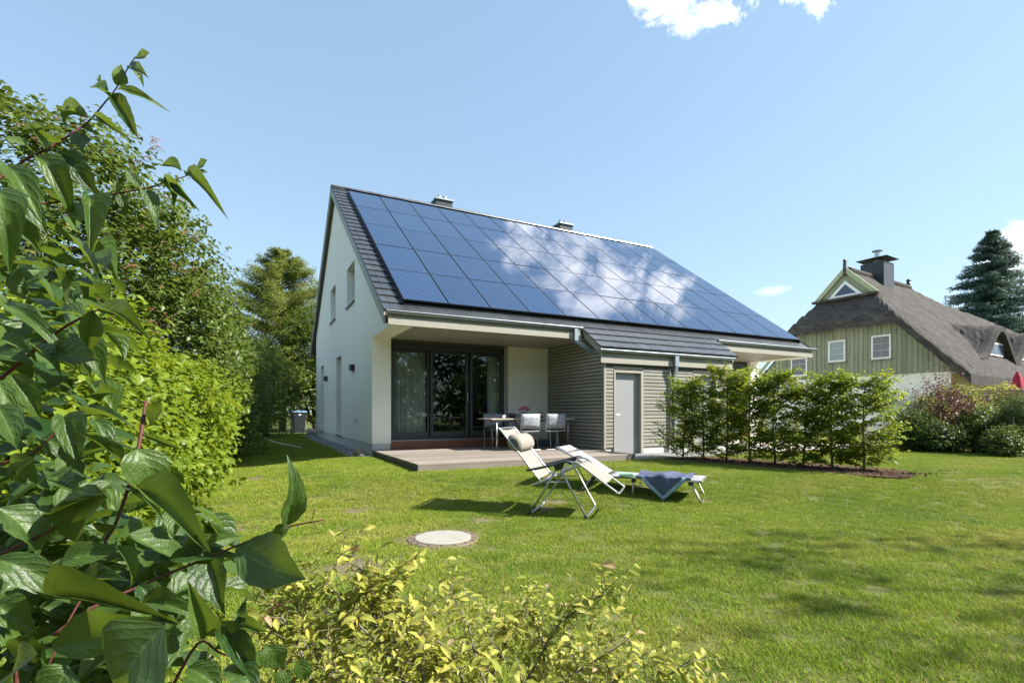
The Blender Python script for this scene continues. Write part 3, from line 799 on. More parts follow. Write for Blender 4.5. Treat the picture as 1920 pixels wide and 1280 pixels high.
for s0, s1 in ((-.13, .0), (-.86, -.88), (-1.42, -1.66)):
    MB().tube([(s0, .03, hz - .01), (s0 * .2 + s1 * .8, .03, .06), (s1, .03, .030), (s1 + .004, .07, .026), (s1 + .004, W - .07, .026), (s1, W - .03, .030), (s0 * .2 + s1 * .8, W - .03, .06), (s0, W - .03, hz - .01)], .0115, 8).build('leg', M['steel'], lou, smooth=True)
    for y in (.03, W - .03): BOX('hinge', M['black'], lou, s0 - .03, s0 + .03, y - .015, y + .015, hz - .055, hz - .012, bevel=.004)
MB().tube([(-1.75, .04, hz + .25), (-1.46, .04, .10)], .007, 6).build('head_strut', M['black'], lou)
MB().tube([(-1.42, .04, .24), (-1.62, .04, .08)], .016, 6).build('ratchet', M['black'], lou)

# towel folded over the lounger, hanging down the near side
def lounger_pt(x, y, z): 
    a = R(-53.0); return (lx + x * math.cos(a) - y * math.sin(a), ly + x * math.sin(a) + y * math.cos(a), float(gz(lx, ly)) + z)
tw = MB(); tv = []; mats_ = []
NU, NV = 64, 56
def towel_point(fu, fv, off):
    x = -.82 + .70 * fu                     # along lounger
    hang = .30 * max(0, 1 - abs(fu - .5) / .42) ** .9 + .012
    total = .44 + hang
    l = fv * total
    wv = .012 * math.sin(x * 14 + fv * 3) + .008 * math.sin(x * 31 + fv * 7) + .020 * math.exp(-((fu - .42) / .2) ** 2) * (1 if l < .44 else .2)
    if l < .44:
        y = .46 - l; z = hz + .030 + abs(wv) + .02 * math.sin(fv * 5)
        y = y if y > .0 else 0
    else:
        d = l - .44
        y = .02 - .028 - .02 * math.sin(min(1, d / .12) * 1.57) - .018 * math.sin(x * 26) * min(1, d / .1); z = hz + .03 - d + abs(wv) * max(0, 1 - d / .05)
    return x, y - off * .6, z + off
idx_edge = []
layers = [(0.0, 1.0, 0)]
for i in range(NU + 1):
    for j in range(NV + 1):
        tv.append(lounger_pt(*towel_point(i / NU, j / NV, .012)))
tf = []
for i in range(NU):
    for j in range(NV):
        tf.append((i * (NV + 1) + j, i * (NV + 1) + j + 1, (i + 1) * (NV + 1) + j + 1, (i + 1) * (NV + 1) + j))
        fu = (i + .5) / NU; hang = .30 * max(0, 1 - abs(fu - .5) / .42) ** .9 + .012
        d = (1 - (j + .5) / NV) * (.44 + hang)
        mats_.append(1 if d < .038 else 2 if d < .052 else 1 if .07 > d > .058 else 0)
tw.v = tv; tw.f = tf; tw.m = mats_
to = tw.build('towel', [M['towel'], M['towel_edge'], M['towel_line']], None, smooth=True)
sm = to.modifiers.new('thick', 'SOLIDIFY'); sm.thickness = .012; sm.offset = -1
tag(to, 'dark blue towel with pale stripes draped over the sun lounger', 'towel')
# book
bk = empty('book', lounger_pt(-.97, .07, hz + .042), R(-53 + 14), 'green paperback book lying on the sun lounger beside the towel', 'book')
M['book'] = plain('green_book_cover', (.02, .30, .10), .35); M['paper'] = plain('book_pages', (.72, .66, .55), .9); M['book_lt'] = plain('pale_green_print', (.35, .62, .45), .4)
BOX('pages', M['paper'], bk, -.09, .105, -.062, .060, -.016, .0)
BOX('cover', M['book'], bk, -.092, .092, -.066, .062, .0005, .003)
BOX('cover', M['book'], bk, -.092, .11, -.066, .062, -.020, -.0165)
BOX('title_strip', M['book_lt'], bk, -.07, .06, -.05, -.04, .0031, .0036); BOX('title_strip', M['book_lt'], bk, -.07, -.06, -.035, .05, .0031, .0036)

# dining table on the deck
M['tabletop'] = wood('table_wood', (.36, .30, .24), (.50, .43, .35), 'x', .6, 30)
M['weave'] = None
t = NT('woven_grey'); o_ = t.obj(); ck = t.new('ShaderNodeTexBrick'); ck.inputs['Scale'].default_value = 9; ck.inputs['Mortar Size'].default_value = .035
ck.inputs['Brick Width'].default_value = .42; ck.inputs['Row Height'].default_value = .22
sw_ = t.new('ShaderNodeSeparateXYZ'); t.l.new(o_, sw_.inputs[0]); cb_ = t.new('ShaderNodeCombineXYZ')
t.l.new(sw_.outputs['X'], cb_.inputs['X']); t.l.new(t.math('ADD', sw_.outputs['Z'], sw_.outputs['Y']), cb_.inputs['Y']); t.l.new(cb_.outputs[0], ck.inputs['Vector'])
n = t.noise(o_, 26, 3)
ck.inputs['Color1'].default_value = (.26, .29, .35, 1); ck.inputs['Color2'].default_value = (.55, .58, .64, 1); ck.inputs['Mortar'].default_value = (.03, .035, .045, 1)
t.bsdf(t.mix(t.math('MULTIPLY', t.ramp(n, .4, .7), .5), ck.outputs['Color'], (.52, .54, .58)), .5, 0, .5); t.bump(ck.outputs['Fac'], .6, .004); M['weave'] = t.m
tx0, tx1, ty0, ty1, tz = 2.36, 4.62, -1.42, -.62, ZD + .725
tab = empty('dining_table', (0, 0, 0), 0, 'long garden dining table with wooden top and steel legs', 'table')
for k in range(6):
    w_ = (ty1 - ty0) / 6
    MB().box(tx0, tx1, ty0 + k * w_ + .003, ty0 + (k + 1) * w_ - .003, tz - .024, tz).build('board', M['tabletop'], tab, bevel=.002)
for x in (tx0 + .16, tx1 - .16):
    MB().tube([(x, ty0 + .06, tz - .03), (x, ty0 + .06, ZD + .03), (x, ty0 + .09, ZD + .016), (x, ty1 - .09, ZD + .016), (x, ty1 - .06, ZD + .03), (x, ty1 - .06, tz - .03)], .016, 8).build('leg_frame', M['steel'], tab, smooth=True)
MB().box(tx0 + .14, tx1 - .14, ty0 + .05, ty0 + .08, tz - .06, tz - .026).box(tx0 + .14, tx1 - .14, ty1 - .08, ty1 - .05, tz - .06, tz - .026).build('apron', M['steel'], tab)
def dining_chair(x, y, rz, label):
    c = empty('dining_chair', (x, y, ZD), rz, label, 'chair', 'woven chairs around the deck table')
    w_ = .25
    for s_ in (-1, 1):      # cantilever side frames, front of the chair = +y
        MB().tube(curve([(s_ * w_, -.22, .60), (s_ * (w_ + .02), -.10, .66), (s_ * (w_ + .02), .12, .66), (s_ * (w_ + .02), .22, .60), (s_ * (w_ + .01), .24, .35), (s_ * w_, .22, .06), (s_ * w_, .18, .013), (s_ * w_, -.05, .013), (s_ * w_, -.24, .013)], 4), .011, 8).build('side_frame', M['steel'], c, smooth=True)
        MB().tube([(s_ * w_, -.24, .83), (s_ * w_, -.20, .44), (s_ * w_, .22, .44)], .010, 8).build('rail', M['steel'], c)
        BOX('arm_pad', M['anthr'], c, s_ * (w_ + .02) - .02, s_ * (w_ + .02) + .02, -.12, .16, .667, .685, bevel=.004)
        MB().tube([(s_ * .10, -.10, .43), (s_ * .10, -.16, .10), (s_ * .10, -.10, .014)], .009, 6).build('rear_strut', M['steel'], c)
    MB().tube([(-w_, -.24, .013), (w_, -.24, .013)], .011, 8).build('floor_bar', M['steel'], c)
    m_ = MB(); V_ = []; n = 9
    for (yy, zz, bow) in ((-.205, .50, .03), (-.215, .60, .045), (-.23, .72, .045), (-.245, .835, .03)):
        for j in range(n):
            f = j / (n - 1) * 2 - 1; V_.append((f * w_, yy - bow * (1 - f * f), zz))
    m_.add(V_, [(i * n + j, i * n + j + 1, (i + 1) * n + j + 1, (i + 1) * n + j) for i in range(3) for j in range(n - 1)])
    b = m_.build('backrest', M['weave'], c, smooth=True); so = b.modifiers.new('t', 'SOLIDIFY'); so.thickness = .014
    m_ = MB(); V_ = [(x_, y_, .448 - .025 * (1 - (x_ / w_) ** 2) * (1 - (y_ / .23) ** 2)) for y_ in np.linspace(-.2, .23, 6) for x_ in np.linspace(-w_, w_, 7)]
    m_.add(V_, [(i * 7 + j, i * 7 + j + 1, (i + 1) * 7 + j + 1, (i + 1) * 7 + j) for i in range(5) for j in range(6)])
    b = m_.build('seat', M['weave'], c, smooth=True); so = b.modifiers.new('t', 'SOLIDIFY'); so.thickness = .016
dining_chair(3.17, -1.55, R(2), 'woven grey chair at the table, near side, right behind the recliner')
dining_chair(3.85, -1.58, R(-4), 'woven grey chair at the table, near side, closest to the slatted wall')
dining_chair(2.98, -.42, R(183), 'woven chair on the far side of the table, in front of the sliding door')
dining_chair(3.68, -.40, R(178), 'woven chair on the far side of the table, behind the flowers')
# things on the table
M['ceramic'] = plain('white_ceramic', (.75, .75, .73), .25); M['ceramic_dk'] = plain('dark_ceramic', (.03, .03, .045), .25)
cup = empty('coffee_cup', (2.80, -1.15, tz), 0, 'white coffee cup on saucer at the left of the table', 'cup')
MB().lathe([(.035, 0), (.07, .012), (.068, .015), (.03, .006)], (0, 0, 0), 16).build('saucer', M['ceramic'], cup, smooth=True)
MB().lathe([(.025, .010), (.038, .04), (.042, .08), (.038, .08), (.03, .03)], (0, 0, 0), 16).tube([(.04, 0, .07), (.062, 0, .062), (.062, 0, .04), (.036, 0, .03)], .005, 6).build('cup_body', M['ceramic'], cup, smooth=True)
mug = empty('teapot', (3.10, -1.0, tz), 0, 'dark teapot beside the flower pot on the table', 'teapot')
MB().lathe([(.04, 0), (.075, .03), (.082, .07), (.06, .12), (.03, .13)], (0, 0, 0), 18).build('pot_body', M['ceramic_dk'], mug, smooth=True)
MB().tube([(-.07, 0, .05), (-.11, 0, .08), (-.13, 0, .12)], [.018, .013, .010], 8).build('spout', M['ceramic_dk'], mug)
MB().tube([(.07, 0, .10), (.12, 0, .10), (.125, 0, .05), (.075, 0, .03)], .008, 6).build('handle', M['ceramic_dk'], mug)
fl = empty('flower_pot', (3.42, -1.02, tz), 0, 'white pot of pink flowers on the garden table', 'flower pot')
MB().lathe([(.055, 0), (.07, .09), (.072, .10), (.06, .10), (.055, .06)], (0, 0, 0), 18).build('pot', M['ceramic'], fl, smooth=True)
M['petal'] = plain('pink_petal', (.62, .06, .16), .6, 0, .3, .45, 50); M['petal2'] = plain('pale_pink_petal', (.75, .30, .40), .6, 0, .3, .3, 50)
g = np.random.default_rng(8)
for k in range(34):
    d = g.normal(0, 1, 3); d[2] = abs(d[2]) * .8 + .2; d /= np.linalg.norm(d)
    c_ = np.array([0, 0, .19]) + d * np.array([.115, .115, .095])
    m_ = MB()
    for q in range(9):
        a = g.uniform(0, 6.28); rr_ = g.uniform(.008, .02); pp = c_ + np.array([math.cos(a) * rr_, math.sin(a) * rr_, g.uniform(-.006, .012)]); s_ = .021
        e1 = g.normal(0, 1, 3); e1 /= np.linalg.norm(e1); e2 = np.cross(e1, d); e2 /= np.linalg.norm(e2) + 1e-6
        m_.add([pp - e1 * s_, pp + e2 * s_, pp + e1 * s_, pp - e2 * s_], [(0, 1, 2, 3)])
    m_.build('bloom', M['petal'] if k % 3 else M['petal2'], fl)
m_ = MB()
for k in range(40):
    d = g.normal(0, 1, 3); d[2] = abs(d[2]); d /= np.linalg.norm(d); p0 = np.array([0, 0, .1]); p1 = p0 + d * np.array([.11, .11, .1]); s_ = np.cross(d, [0, 0, 1.0]) * .014
    m_.add([p0, (p0 + p1) / 2 + s_, p1, (p0 + p1) / 2 - s_], [(0, 1, 2, 3)])
M['pot_leaf'] = plain('pot_leaf', (.03, .07, .02), .6)
tag(m_.build('leaves', M['pot_leaf'], fl), kind='stuff')
bg = empty('small_basket', (3.93, -.95, tz), 0, 'small dark basket with curved handle on the table', 'basket')
MB().lathe([(.07, 0), (.10, .05), (.095, .05), (.065, .01)], (0, 0, 0), 16).build('bowl', M['greyfab'], bg)
MB().tube(curve([(-.10, 0, .05), (-.09, 0, .12), (0, 0, .15), (.09, 0, .12), (.10, 0, .05)], 5), .008, 6).build('handle', M['black'], bg)
sb = MB().box(4.05, 4.55, -.62, -.2, ZD, ZD + .15).build('cushion_box', plain('slate_blue_box', (.07, .10, .14), .6), None, bevel=.03)
tag(sb, 'low slate blue box on the deck under the table', 'box')

# wheelie bin behind the house
M['bin'] = plain('bin_plastic', (.022, .024, .03), .45); M['bin_lid'] = plain('blue_bin_lid', (.10, .22, .33), .45)
bn = empty('wheelie_bin', (-.46, 14.4, 0), R(10), 'dark wheelie bin with blue lid beside the shrubs', 'bin')
MB().add([(-.24, -.27, .06), (.24, -.27, .06), (.24, .2, .06), (-.24, .2, .06), (-.30, -.36, 1.0), (.30, -.36, 1.0), (.30, .3, 1.0), (-.30, .3, 1.0)],
         [(0, 1, 2, 3), (7, 6, 5, 4), (0, 4, 5, 1), (1, 5, 6, 2), (2, 6, 7, 3), (3, 7, 4, 0)]).build('body', M['bin'], bn, bevel=.02)
MB().prism([(-.40, 1.005), (.34, 1.005), (.33, 1.05), (.0, 1.09), (-.38, 1.05)], -.32, .32, 'x').build('lid', M['bin_lid'], bn, bevel=.01)
for x in (-.27, .27):
    w_ = MB().tube([(x - .03, .18, .1), (x + .03, .18, .1)], .1, 18).build('wheel', M['black'], bn)
    MB().tube([(x - .033, .18, .1), (x + .033, .18, .1)], .04, 12).build('hub', M['granite'], w_)
wh = MB().tube([(-.31, -.25, .11), (-.25, -.25, .11)], .11, 18).build('wheel', M['black'], bn)
MB().tube([(-.314, -.25, .11), (-.246, -.25, .11)], .05, 12).build('hub', M['granite'], wh)
BOX('sticker', M['white_paint'], bn, -.05, .05, -.362, -.352, .86, .92)
# garden hose lying across the lawn
pts_ = [at(u, v, 1) for u, v in ()]
hp = [(-2.05, 9.9), (-1.9, 8.2), (-1.75, 6.8), (-1.5, 5.2), (-1.2, 3.6)]
ho = MB().tube(curve([gp(x, y, .035) for x, y in hp], 6), .011, 6).build('string_line', M['white_paint'], None, smooth=True)
tag(ho, 'thin pale cord lying on the shaded lawn beside the house', 'cord')
# ------------------------------------------------------------------ thatched neighbour house (own frame: x along ridge, y along gable wall)
NB = empty('thatched_house', (23.122, -1.4576, 0), R(4.836), 'thatched house with green boarded gable and white ground floor', 'house')
t = NT('thatch'); o_ = t.obj()
fib = t.noise(t.scale(o_, (30, 2.4, 2.4)), 1.0, 6, .7, .4); big = t.noise(o_, .9, 5, .6); mo = t.noise(o_, 2.4, 5, .6)
cc = t.mix(t.ramp(fib, .3, .72), (.022, .020, .019), (.150, .141, .136))
cc = t.mix(t.math('MULTIPLY', t.ramp(big, .45, .7), .6), cc, (.055, .047, .043))
cc = t.mix(t.math('MULTIPLY', t.ramp(mo, .58, .74), .55), cc, (.04, .045, .022))
t.bsdf(cc, .95, 0, .15); t.bump(fib, 1.0, .06); M['thatch'] = t.m
t = NT('green_board'); p = t.pos(); g_ = t.noise(t.scale(p, (14, 14, .9)), 1.0, 5, .65); r_ = t.rnd()
cc = t.mix(t.ramp(t.math('MULTIPLY_ADD', r_, .45, t.math('MULTIPLY', g_, .75)), .2, .95), (.18, .20, .135), (.37, .395, .29))
st = t.noise(p, 3, 5, .7); cc = t.mix(t.math('MULTIPLY', t.ramp(st, .55, .75), .4), cc, (.09, .09, .06))
t.bsdf(cc, .85, 0, .2); t.bump(g_, .5, .006); M['gboard'] = t.m
M['green_trim'] = plain('pale_green_trim', (.36, .40, .25), .7, 0, .3, .15, 5)
M['nb_glass'] = None
t = NT('dark_pane'); n = t.noise(t.pos(), 1.5, 3); t.bsdf(t.mix(n, (.02, .035, .07), (.06, .085, .13)), .10, 0, .6); M['nb_glass'] = t.m
M['slate'] = plain('slate_cladding', (.045, .05, .065), .5, 0, .4, .3, 6)
M['slate_lt'] = M['slate']
YC, HW, RZ, KK = 4.07, 4.87, 7.88, 1.086
def main_z(x, y):
    z = RZ - abs(y - YC) * KK
    zt = np.interp(x, [7.2, 8.0, 10, 16, 19], [8.3, 7.55, 7.15, 6.65, 6.1])
    z = min(z, zt)
    # soft ridge
    return z
def eyebrow(x, y, xc):
    s = (x - xc) / 2.15
    b = math.exp(-(s * s) * 1.9)
    return 3.35 + 1.75 * b + .22 * (y - .25) if y >= .25 else -9
def thatch_z(x, y, near):
    z = main_z(x, y)
    if near: z = min(z, 5.40 + (x + .55) * 1.42)
    for xc in (5.9, 10.4): z = max(z, eyebrow(x, y, xc))
    return z
xl = [(-.55, 1), (-.45, 1), (-.25, 1), (0, 1), (.2, 1), (.34, 1), (.3405, 0), (.5, 0)] + [(x, 0) for x in np.linspace(.7, 19, 92)]
yl = list(np.linspace(YC - HW, .2499, 9)) + [.25] + list(np.linspace(.4, YC, 26)) + list(np.linspace(YC, YC + HW, 30)[1:])
nx_, ny_ = len(xl), len(yl)
g = np.random.default_rng(4)
top = []
for i, (x, near) in enumerate(xl):
    for j, y in enumerate(yl):
        e = min(1, min(x + .55, (y - (YC - HW)) , (YC + HW - y)) / .22)
        z = thatch_z(x, y, near) - .10 * (1 - e) ** 2 + g.normal(0, .016)
        z += .03 * math.sin(x * 2.1 + y * .7) * math.sin(y * 1.9 - x * .6)
        top.append((x, y, z))
bot = [(x + (.06 if x < -.5 else 0), y, z - .40) for x, y, z in top]
N_ = nx_ * ny_
ff = []
for i in range(nx_ - 1):
    for j in range(ny_ - 1):
        a, b, c, d = i * ny_ + j, (i + 1) * ny_ + j, (i + 1) * ny_ + j + 1, i * ny_ + j + 1
        ff.append((a, b, c, d))
        if i < 9: ff.append((N_ + d, N_ + c, N_ + b, N_ + a))
for j in range(ny_ - 1): ff.append((j, j + 1, N_ + j + 1, N_ + j)); k = (nx_ - 1) * ny_; ff.append((k + j + 1, k + j, N_ + k + j, N_ + k + j + 1))
for i in range(nx_ - 1):
    ff.append(((i + 1) * ny_, i * ny_, N_ + i * ny_, N_ + (i + 1) * ny_)); k = ny_ - 1
    ff.append((i * ny_ + k, (i + 1) * ny_ + k, N_ + (i + 1) * ny_ + k, N_ + i * ny_ + k))
nroof = MB().add(top + bot, ff).build('thatch_roof', M['thatch'], NB, smooth=True)
nroof.data.polygons.foreach_set('use_smooth', [False] * len(nroof.data.polygons))
# eyebrow dormers: projecting thatch lip, brown boarded front, white window
M['reed'] = plain('brown_reed_front', (.16, .105, .075), .9, 0, .2, .3, 12)
for xc in (5.9, 10.4):
    m_ = MB(); V_ = []; n = 36
    xs_ = np.linspace(xc - 2.6, xc + 2.6, n)
    for x in xs_:
        z = eyebrow(x, .25, xc)
        for yy, dz in ((.30, .03), (.05, .02), (-.12, -.06), (-.10, -.30), (.30, -.34)): V_.append((x, yy, z + dz))
    m_.add(V_, [(i * 5 + j, (i + 1) * 5 + j, (i + 1) * 5 + (j + 1) % 5, i * 5 + (j + 1) % 5) for i in range(n - 1) for j in range(5)])
    m_.build('dormer_hood', M['thatch'], nroof)
    m_ = MB(); V_ = []
    for x in xs_: V_ += [(x, .2, 2.9), (x, .2, max(3.0, eyebrow(x, .25, xc) - .2))]
    m_.add(V_, [(2 * i, 2 * i + 2, 2 * i + 3, 2 * i + 1) for i in range(n - 1)]).build('dormer_front', M['reed'], nroof)
    fr = BOX('dormer_window', M['white_paint'], nroof, xc - 1.15, xc + .95, .12, .195, 3.68, 4.3)
    for k in range(3):
        x0 = xc - 1.09 + k * .68
        BOX('pane', M['nb_glass'], nroof, x0, x0 + .62, .108, .119, 3.75, 4.22)
# walls
BOX('white_wall', M['white'], NB, .05, .35, 0, 8.14, -.3, 2.69)
BOX('side_wall', M['cream'], NB, .35, 17, .0, .3, -.3, 3.1)
BOX('eave_soffit', M['taupe'], NB, .0, 17, -.6, .0, 2.62, 2.66)
BOX('gable_core', M['taupe_dark'], NB, .06, .3, .05, 8.1, 2.69, 3.3)
m_ = MB().prism([(-.3, 2.80), (8.44, 2.80), (6.35, 5.05), (1.79, 5.05)], .06, .3, 'x').build('gable_core', M['taupe_dark'], NB)
def under(y): return min(5.12, RZ - abs(y - YC) * KK - .52)
y = -.36; g = np.random.default_rng(9)
while y < 8.5:
    w_ = .19 + g.uniform(-.012, .012)
    t0, t1 = under(y), under(y + w_)
    zb = 2.70 + (0 if -.05 < y < 8.1 else 0)
    if max(t0, t1) > zb + .02:
        pr = g.uniform(0, .012)
        MB().prism([(y + .004, zb), (y + w_ - .004, zb), (y + w_ - .004, max(zb + .01, t1)), (y + .004, max(zb + .01, t0))], .0 - pr, .055, 'x').build('board', M['gboard'], NB)
    y += w_
y = -.36
while y < 8.4:       # cover battens
    y += .19
    t0 = under(y)
    if t0 > 2.75: MB().box(-.03, -.013, y - .022, y + .022, 2.705, t0 - .01).build('batten', M['gboard'], NB)
MB().prism([(-.62, 2.74), (1.66, 5.22), (1.66, 5.02), (-.62, 2.54)], -.10, -.04, 'x').build('bargeboard', M['green_trim'], NB)
MB().prism([(8.76, 2.74), (6.48, 5.22), (6.48, 5.02), (8.76, 2.54)], -.10, -.04, 'x').build('bargeboard', M['green_trim'], NB)
BOX('eave_board', M['green_trim'], NB, -.09, -.035, 1.66, 6.48, 5.02, 5.14)
t = NT('curtained_pane'); n = t.noise(t.pos(), 2, 3); t.bsdf(t.mix(n, (.14, .22, .25), (.26, .34, .36)), .12, 0, .4); M['nb_curt'] = t.m
def nwin(y0, y1, z0, z1, bars=True, mat='nb_glass'):
    w_ = MB().box(-.07, -.02, y0, y0 + .07, z0, z1).box(-.07, -.02, y1 - .07, y1, z0, z1).box(-.07, -.02, y0 + .07, y1 - .07, z0, z0 + .07).box(-.07, -.02, y0 + .07, y1 - .07, z1 - .07, z1).build('window', M['white_paint'], NB)
    nyb = 2; nzb = 3; ph_ = (z1 - z0 - .14) / nzb; pw_ = (y1 - y0 - .14) / nyb
    for a in range(nyb):
        for b in range(nzb):
            BOX('pane', M[mat], w_, -.045, -.035, y0 + .07 + a * pw_ + .008, y0 + .07 + (a + 1) * pw_ - .008, z0 + .07 + b * ph_ + .008, z0 + .07 + (b + 1) * ph_ - .008)
    BOX('glazing_bars', M['white_paint'], w_, -.034, -.024, y0 + .06, y1 - .06, z0 + .06, z1 - .06)
    BOX('sill', M['taupe'], w_, -.14, -.02, y0 - .05, y1 + .05, z0 - .05, z0 - .005)
nwin(3.97, 4.74, 3.44, 4.47, mat='nb_curt'); nwin(2.09, 2.87, 3.42, 4.49); nwin(5.75, 6.58, 2.85, 3.80)
gw = MB().box(-.02, .049, 2.02, 2.09, 1.0, 2.05).box(-.02, .049, 2.70, 2.77, 1.0, 2.05).box(-.02, .049, 2.09, 2.70, 1.0, 1.07).box(-.02, .049, 2.09, 2.70, 1.98, 2.05).build('window', M['green_trim'], NB)
BOX('pane', M['nb_glass'], gw, .02, .03, 2.09, 2.70, 1.07, 1.98)
# gablet
gb = MB().prism([(2.70, 6.50), (5.44, 6.50), (YC, 7.86)], .20, .36, 'x').build('gablet', M['gboard'], NB)
for s_ in (1, -1):
    MB().prism([(YC + s_ * 0, 7.98), (YC + s_ * 1.48, 6.48), (YC + s_ * 1.28, 6.42), (YC, 7.70)], .08, .16, 'x').build('gablet_bargeboard', M['green_trim'], gb)
MB().prism([(3.30, 6.55), (4.84, 6.55), (YC, 7.32)], .13, .195, 'x').build('gablet_window', M['white_paint'], gb)
MB().prism([(3.58, 6.65), (4.56, 6.65), (YC, 7.14)], .118, .129, 'x').build('pane', M['nb_glass'], gb)
MB().prism([(2.6, 6.42), (5.54, 6.42), (5.54, 6.52), (2.6, 6.52)], -.05, .2, 'x').build('flashing', M['thatch'], gb)
MB().box(.05, .17, YC - .06, YC + .06, 7.55, 8.12).lathe([(.05, 0), (.09, .04), (.05, .08), (.10, .14), (.06, .2), (.02, .24)], (.11, YC, 8.12), 8).build('finial', M['slate'], NB)
MB().lathe([(.06, -.3), (.06, .1), (.12, .16), (.08, .24), (.13, .32), (.03, .42)], (7.1, YC, 7.95), 8).build('finial', M['slate'], NB)
for j in range(18):
    rd = MB().tube([(.45 + j * .37, YC, RZ - .02), (.45 + (j + 1) * .37, YC, RZ - .015)], .16, 8).build('ridge_roll', M['thatch'], nroof)
CX0, CX1, CY0, CY1 = 2.98, 4.10, 3.60, 4.64
chn = BOX('chimney', M['slate'], NB, CX0, CX1, CY0, CY1, 6.8, 8.62)
for k in range(12):
    BOX('slate_course', M['slate'], chn, CX0 - .008, CX1 + .008, CY0 - .010, CY1 + .010, 7.28 + k * .11, 7.28 + k * .11 + .10)
MB().add([(CX0 - .18, CY0 - .2, 8.82), (CX1 + .18, CY0 - .2, 8.82), (CX1 + .18, CY1 + .2, 8.82), (CX0 - .18, CY1 + .2, 8.82), (CX0 + .35, CY0 + .4, 8.98), (CX1 - .35, CY0 + .4, 8.98), (CX1 - .35, CY1 - .4, 8.98), (CX0 + .35, CY1 - .4, 8.98)],
         [(3, 2, 1, 0), (4, 5, 6, 7), (0, 1, 5, 4), (1, 2, 6, 5), (2, 3, 7, 6), (3, 0, 4, 7)]).build('chimney_cap', M['slate'], chn)
MB().lathe([(.2, 0), (.2, .22)], (3.54, 4.12, 8.60), 12).build('flue', M['steel'], chn)
MB().lathe([(.11, 0), (.11, .3), (.24, .33), (.24, .37), (.05, .40)], (3.54, 4.12, 8.96), 12).build('cowl', M['steel'], chn)
# ------------------------------------------------------------------ vegetation tools
def leaf_template(st, wd, fold=.12, droop=.15, twist=0.0):
    """stations along x, 3 verts across; returns verts and quads/tris as triangles"""
    V, F = [], []
    prev = None
    for i, (s, w) in enumerate(zip(st, wd)):
        z = -droop * s * s
        if w < 1e-6: V.append((s, 0, z)); cur = [len(V) - 1]
        else:
            b = len(V); V += [(s, -w, z + fold * w), (s, 0, z), (s, w, z + fold * w)]; cur = [b, b + 1, b + 2]
        if prev is not None:
            if len(prev) == 1: F += [(prev[0], cur[1], cur[0]), (prev[0], cur[2], cur[1])]
            elif len(cur) == 1: F += [(prev[0], prev[1], cur[0]), (prev[1], prev[2], cur[0])]
            else: F += [(prev[0], prev[1], cur[1]), (prev[0], cur[1], cur[0]), (prev[1], prev[2], cur[2]), (prev[1], cur[2], cur[1])]
        prev = cur
    return np.array(V, float), np.array(F)
T_LO = leaf_template([0, .45, 1], [0, .5, 0], .25, .18)
T_MD = leaf_template([0, .2, .5, .8, 1], [0, .36, .5, .26, 0], .22, .22)
T_NARROW = leaf_template([0, .5, 1], [0, .5, 0], .1, .2)
def unit(a): return a / (np.linalg.norm(a, axis=-1, keepdims=True) + 1e-9)
def leaf_arrays(P, A, N, L, W, T):
    V, F = T
    A = unit(A); N = unit(N - A * np.sum(A * N, -1, keepdims=True)); B = np.cross(N, A)
    X = P[:, None] + A[:, None] * (V[None, :, 0:1] * L[:, None, None]) + B[:, None] * (V[None, :, 1:2] * W[:, None, None]) + N[:, None] * (V[None, :, 2:3] * L[:, None, None])
    FF = F[None] + (np.arange(len(P)) * len(V))[:, None, None]
    return X.reshape(-1, 3), FF.reshape(-1, 3)
def leaf_mesh(name, P, A, N, L, W, T, mat, seed=0):
    V, F = leaf_arrays(P, A, N, L, W, T)
    r = np.repeat(np.random.default_rng(seed).random(len(P)), len(T[0]))
    return np_mesh(name, V, F, mat, r, smooth=True)
def spray(P, D, n, tl, L, W, rg, droop=.3, flat=.5, lvar=.3):
    """n leaves along each twig (P start, D direction, tl length) -> leaf arrays"""
    m = len(P)
    D = unit(D)
    t_ = (np.arange(n)[None] + rg.random((m, n)) * .8) / n
    base = P[:, None] + D[:, None] * (t_ * tl)[..., None]
    side = np.where(np.arange(n) % 2 == 0, 1.0, -1.0)[None, :, None]
    hor = unit(np.cross(D, UP[None] + rg.normal(0, .15, (m, 3))))[:, None]
    vert = np.cross(hor, D[:, None])
    A = D[:, None] * rg.uniform(.15, .8, (m, n, 1)) + hor * side * rg.uniform(.6, 1.1, (m, n, 1)) + vert * rg.normal(0, 1 - flat, (m, n, 1)) - UP * droop * rg.uniform(.4, 1.4, (m, n, 1))
    N = UP[None, None] * 1.0 + rg.normal(0, .45, (m, n, 3)) + D[:, None] * .25
    LL = L * (1 - lvar + 2 * lvar * rg.random((m, n)))
    k = m * n
    return base.reshape(k, 3), unit(A.reshape(k, 3)), N.reshape(k, 3), LL.reshape(k), LL.reshape(k) * (W / L) * rg.uniform(.85, 1.1, k)
def lobes(rg, k=7):
    return unit(rg.normal(0, 1, (k, 3))), rg.uniform(.5, 1.0, k)
def blob_points(c, r, n, rg, shell=.62, lump=.25, zmin=None, up=.25):
    """twig starts + directions in a lumpy ellipsoid, denser towards its skin"""
    d = unit(rg.normal(0, 1, (n, 3)) + np.array([0, 0, up]))
    ld, lw = lobes(rg, 10)
    h = np.max(np.clip(d @ ld.T, 0, 1) ** 6 * lw[None], 1)
    f = (1 - lump) + lump * h * 1.3
    rad = (shell + (1 - shell) * rg.random(n) ** .6) * f
    P = np.array(c) + d * rad[:, None] * np.array(r)
    D = unit(d / np.array(r) * np.mean(r) + np.array([0, 0, .35]) + rg.normal(0, .35, (n, 3)))
    if zmin is not None:
        k = P[:, 2] > zmin; P, D = P[k], D[k]
    return P, D
def cat(*arrs): return tuple(np.concatenate([a[i] for a in arrs]) for i in range(len(arrs[0])))
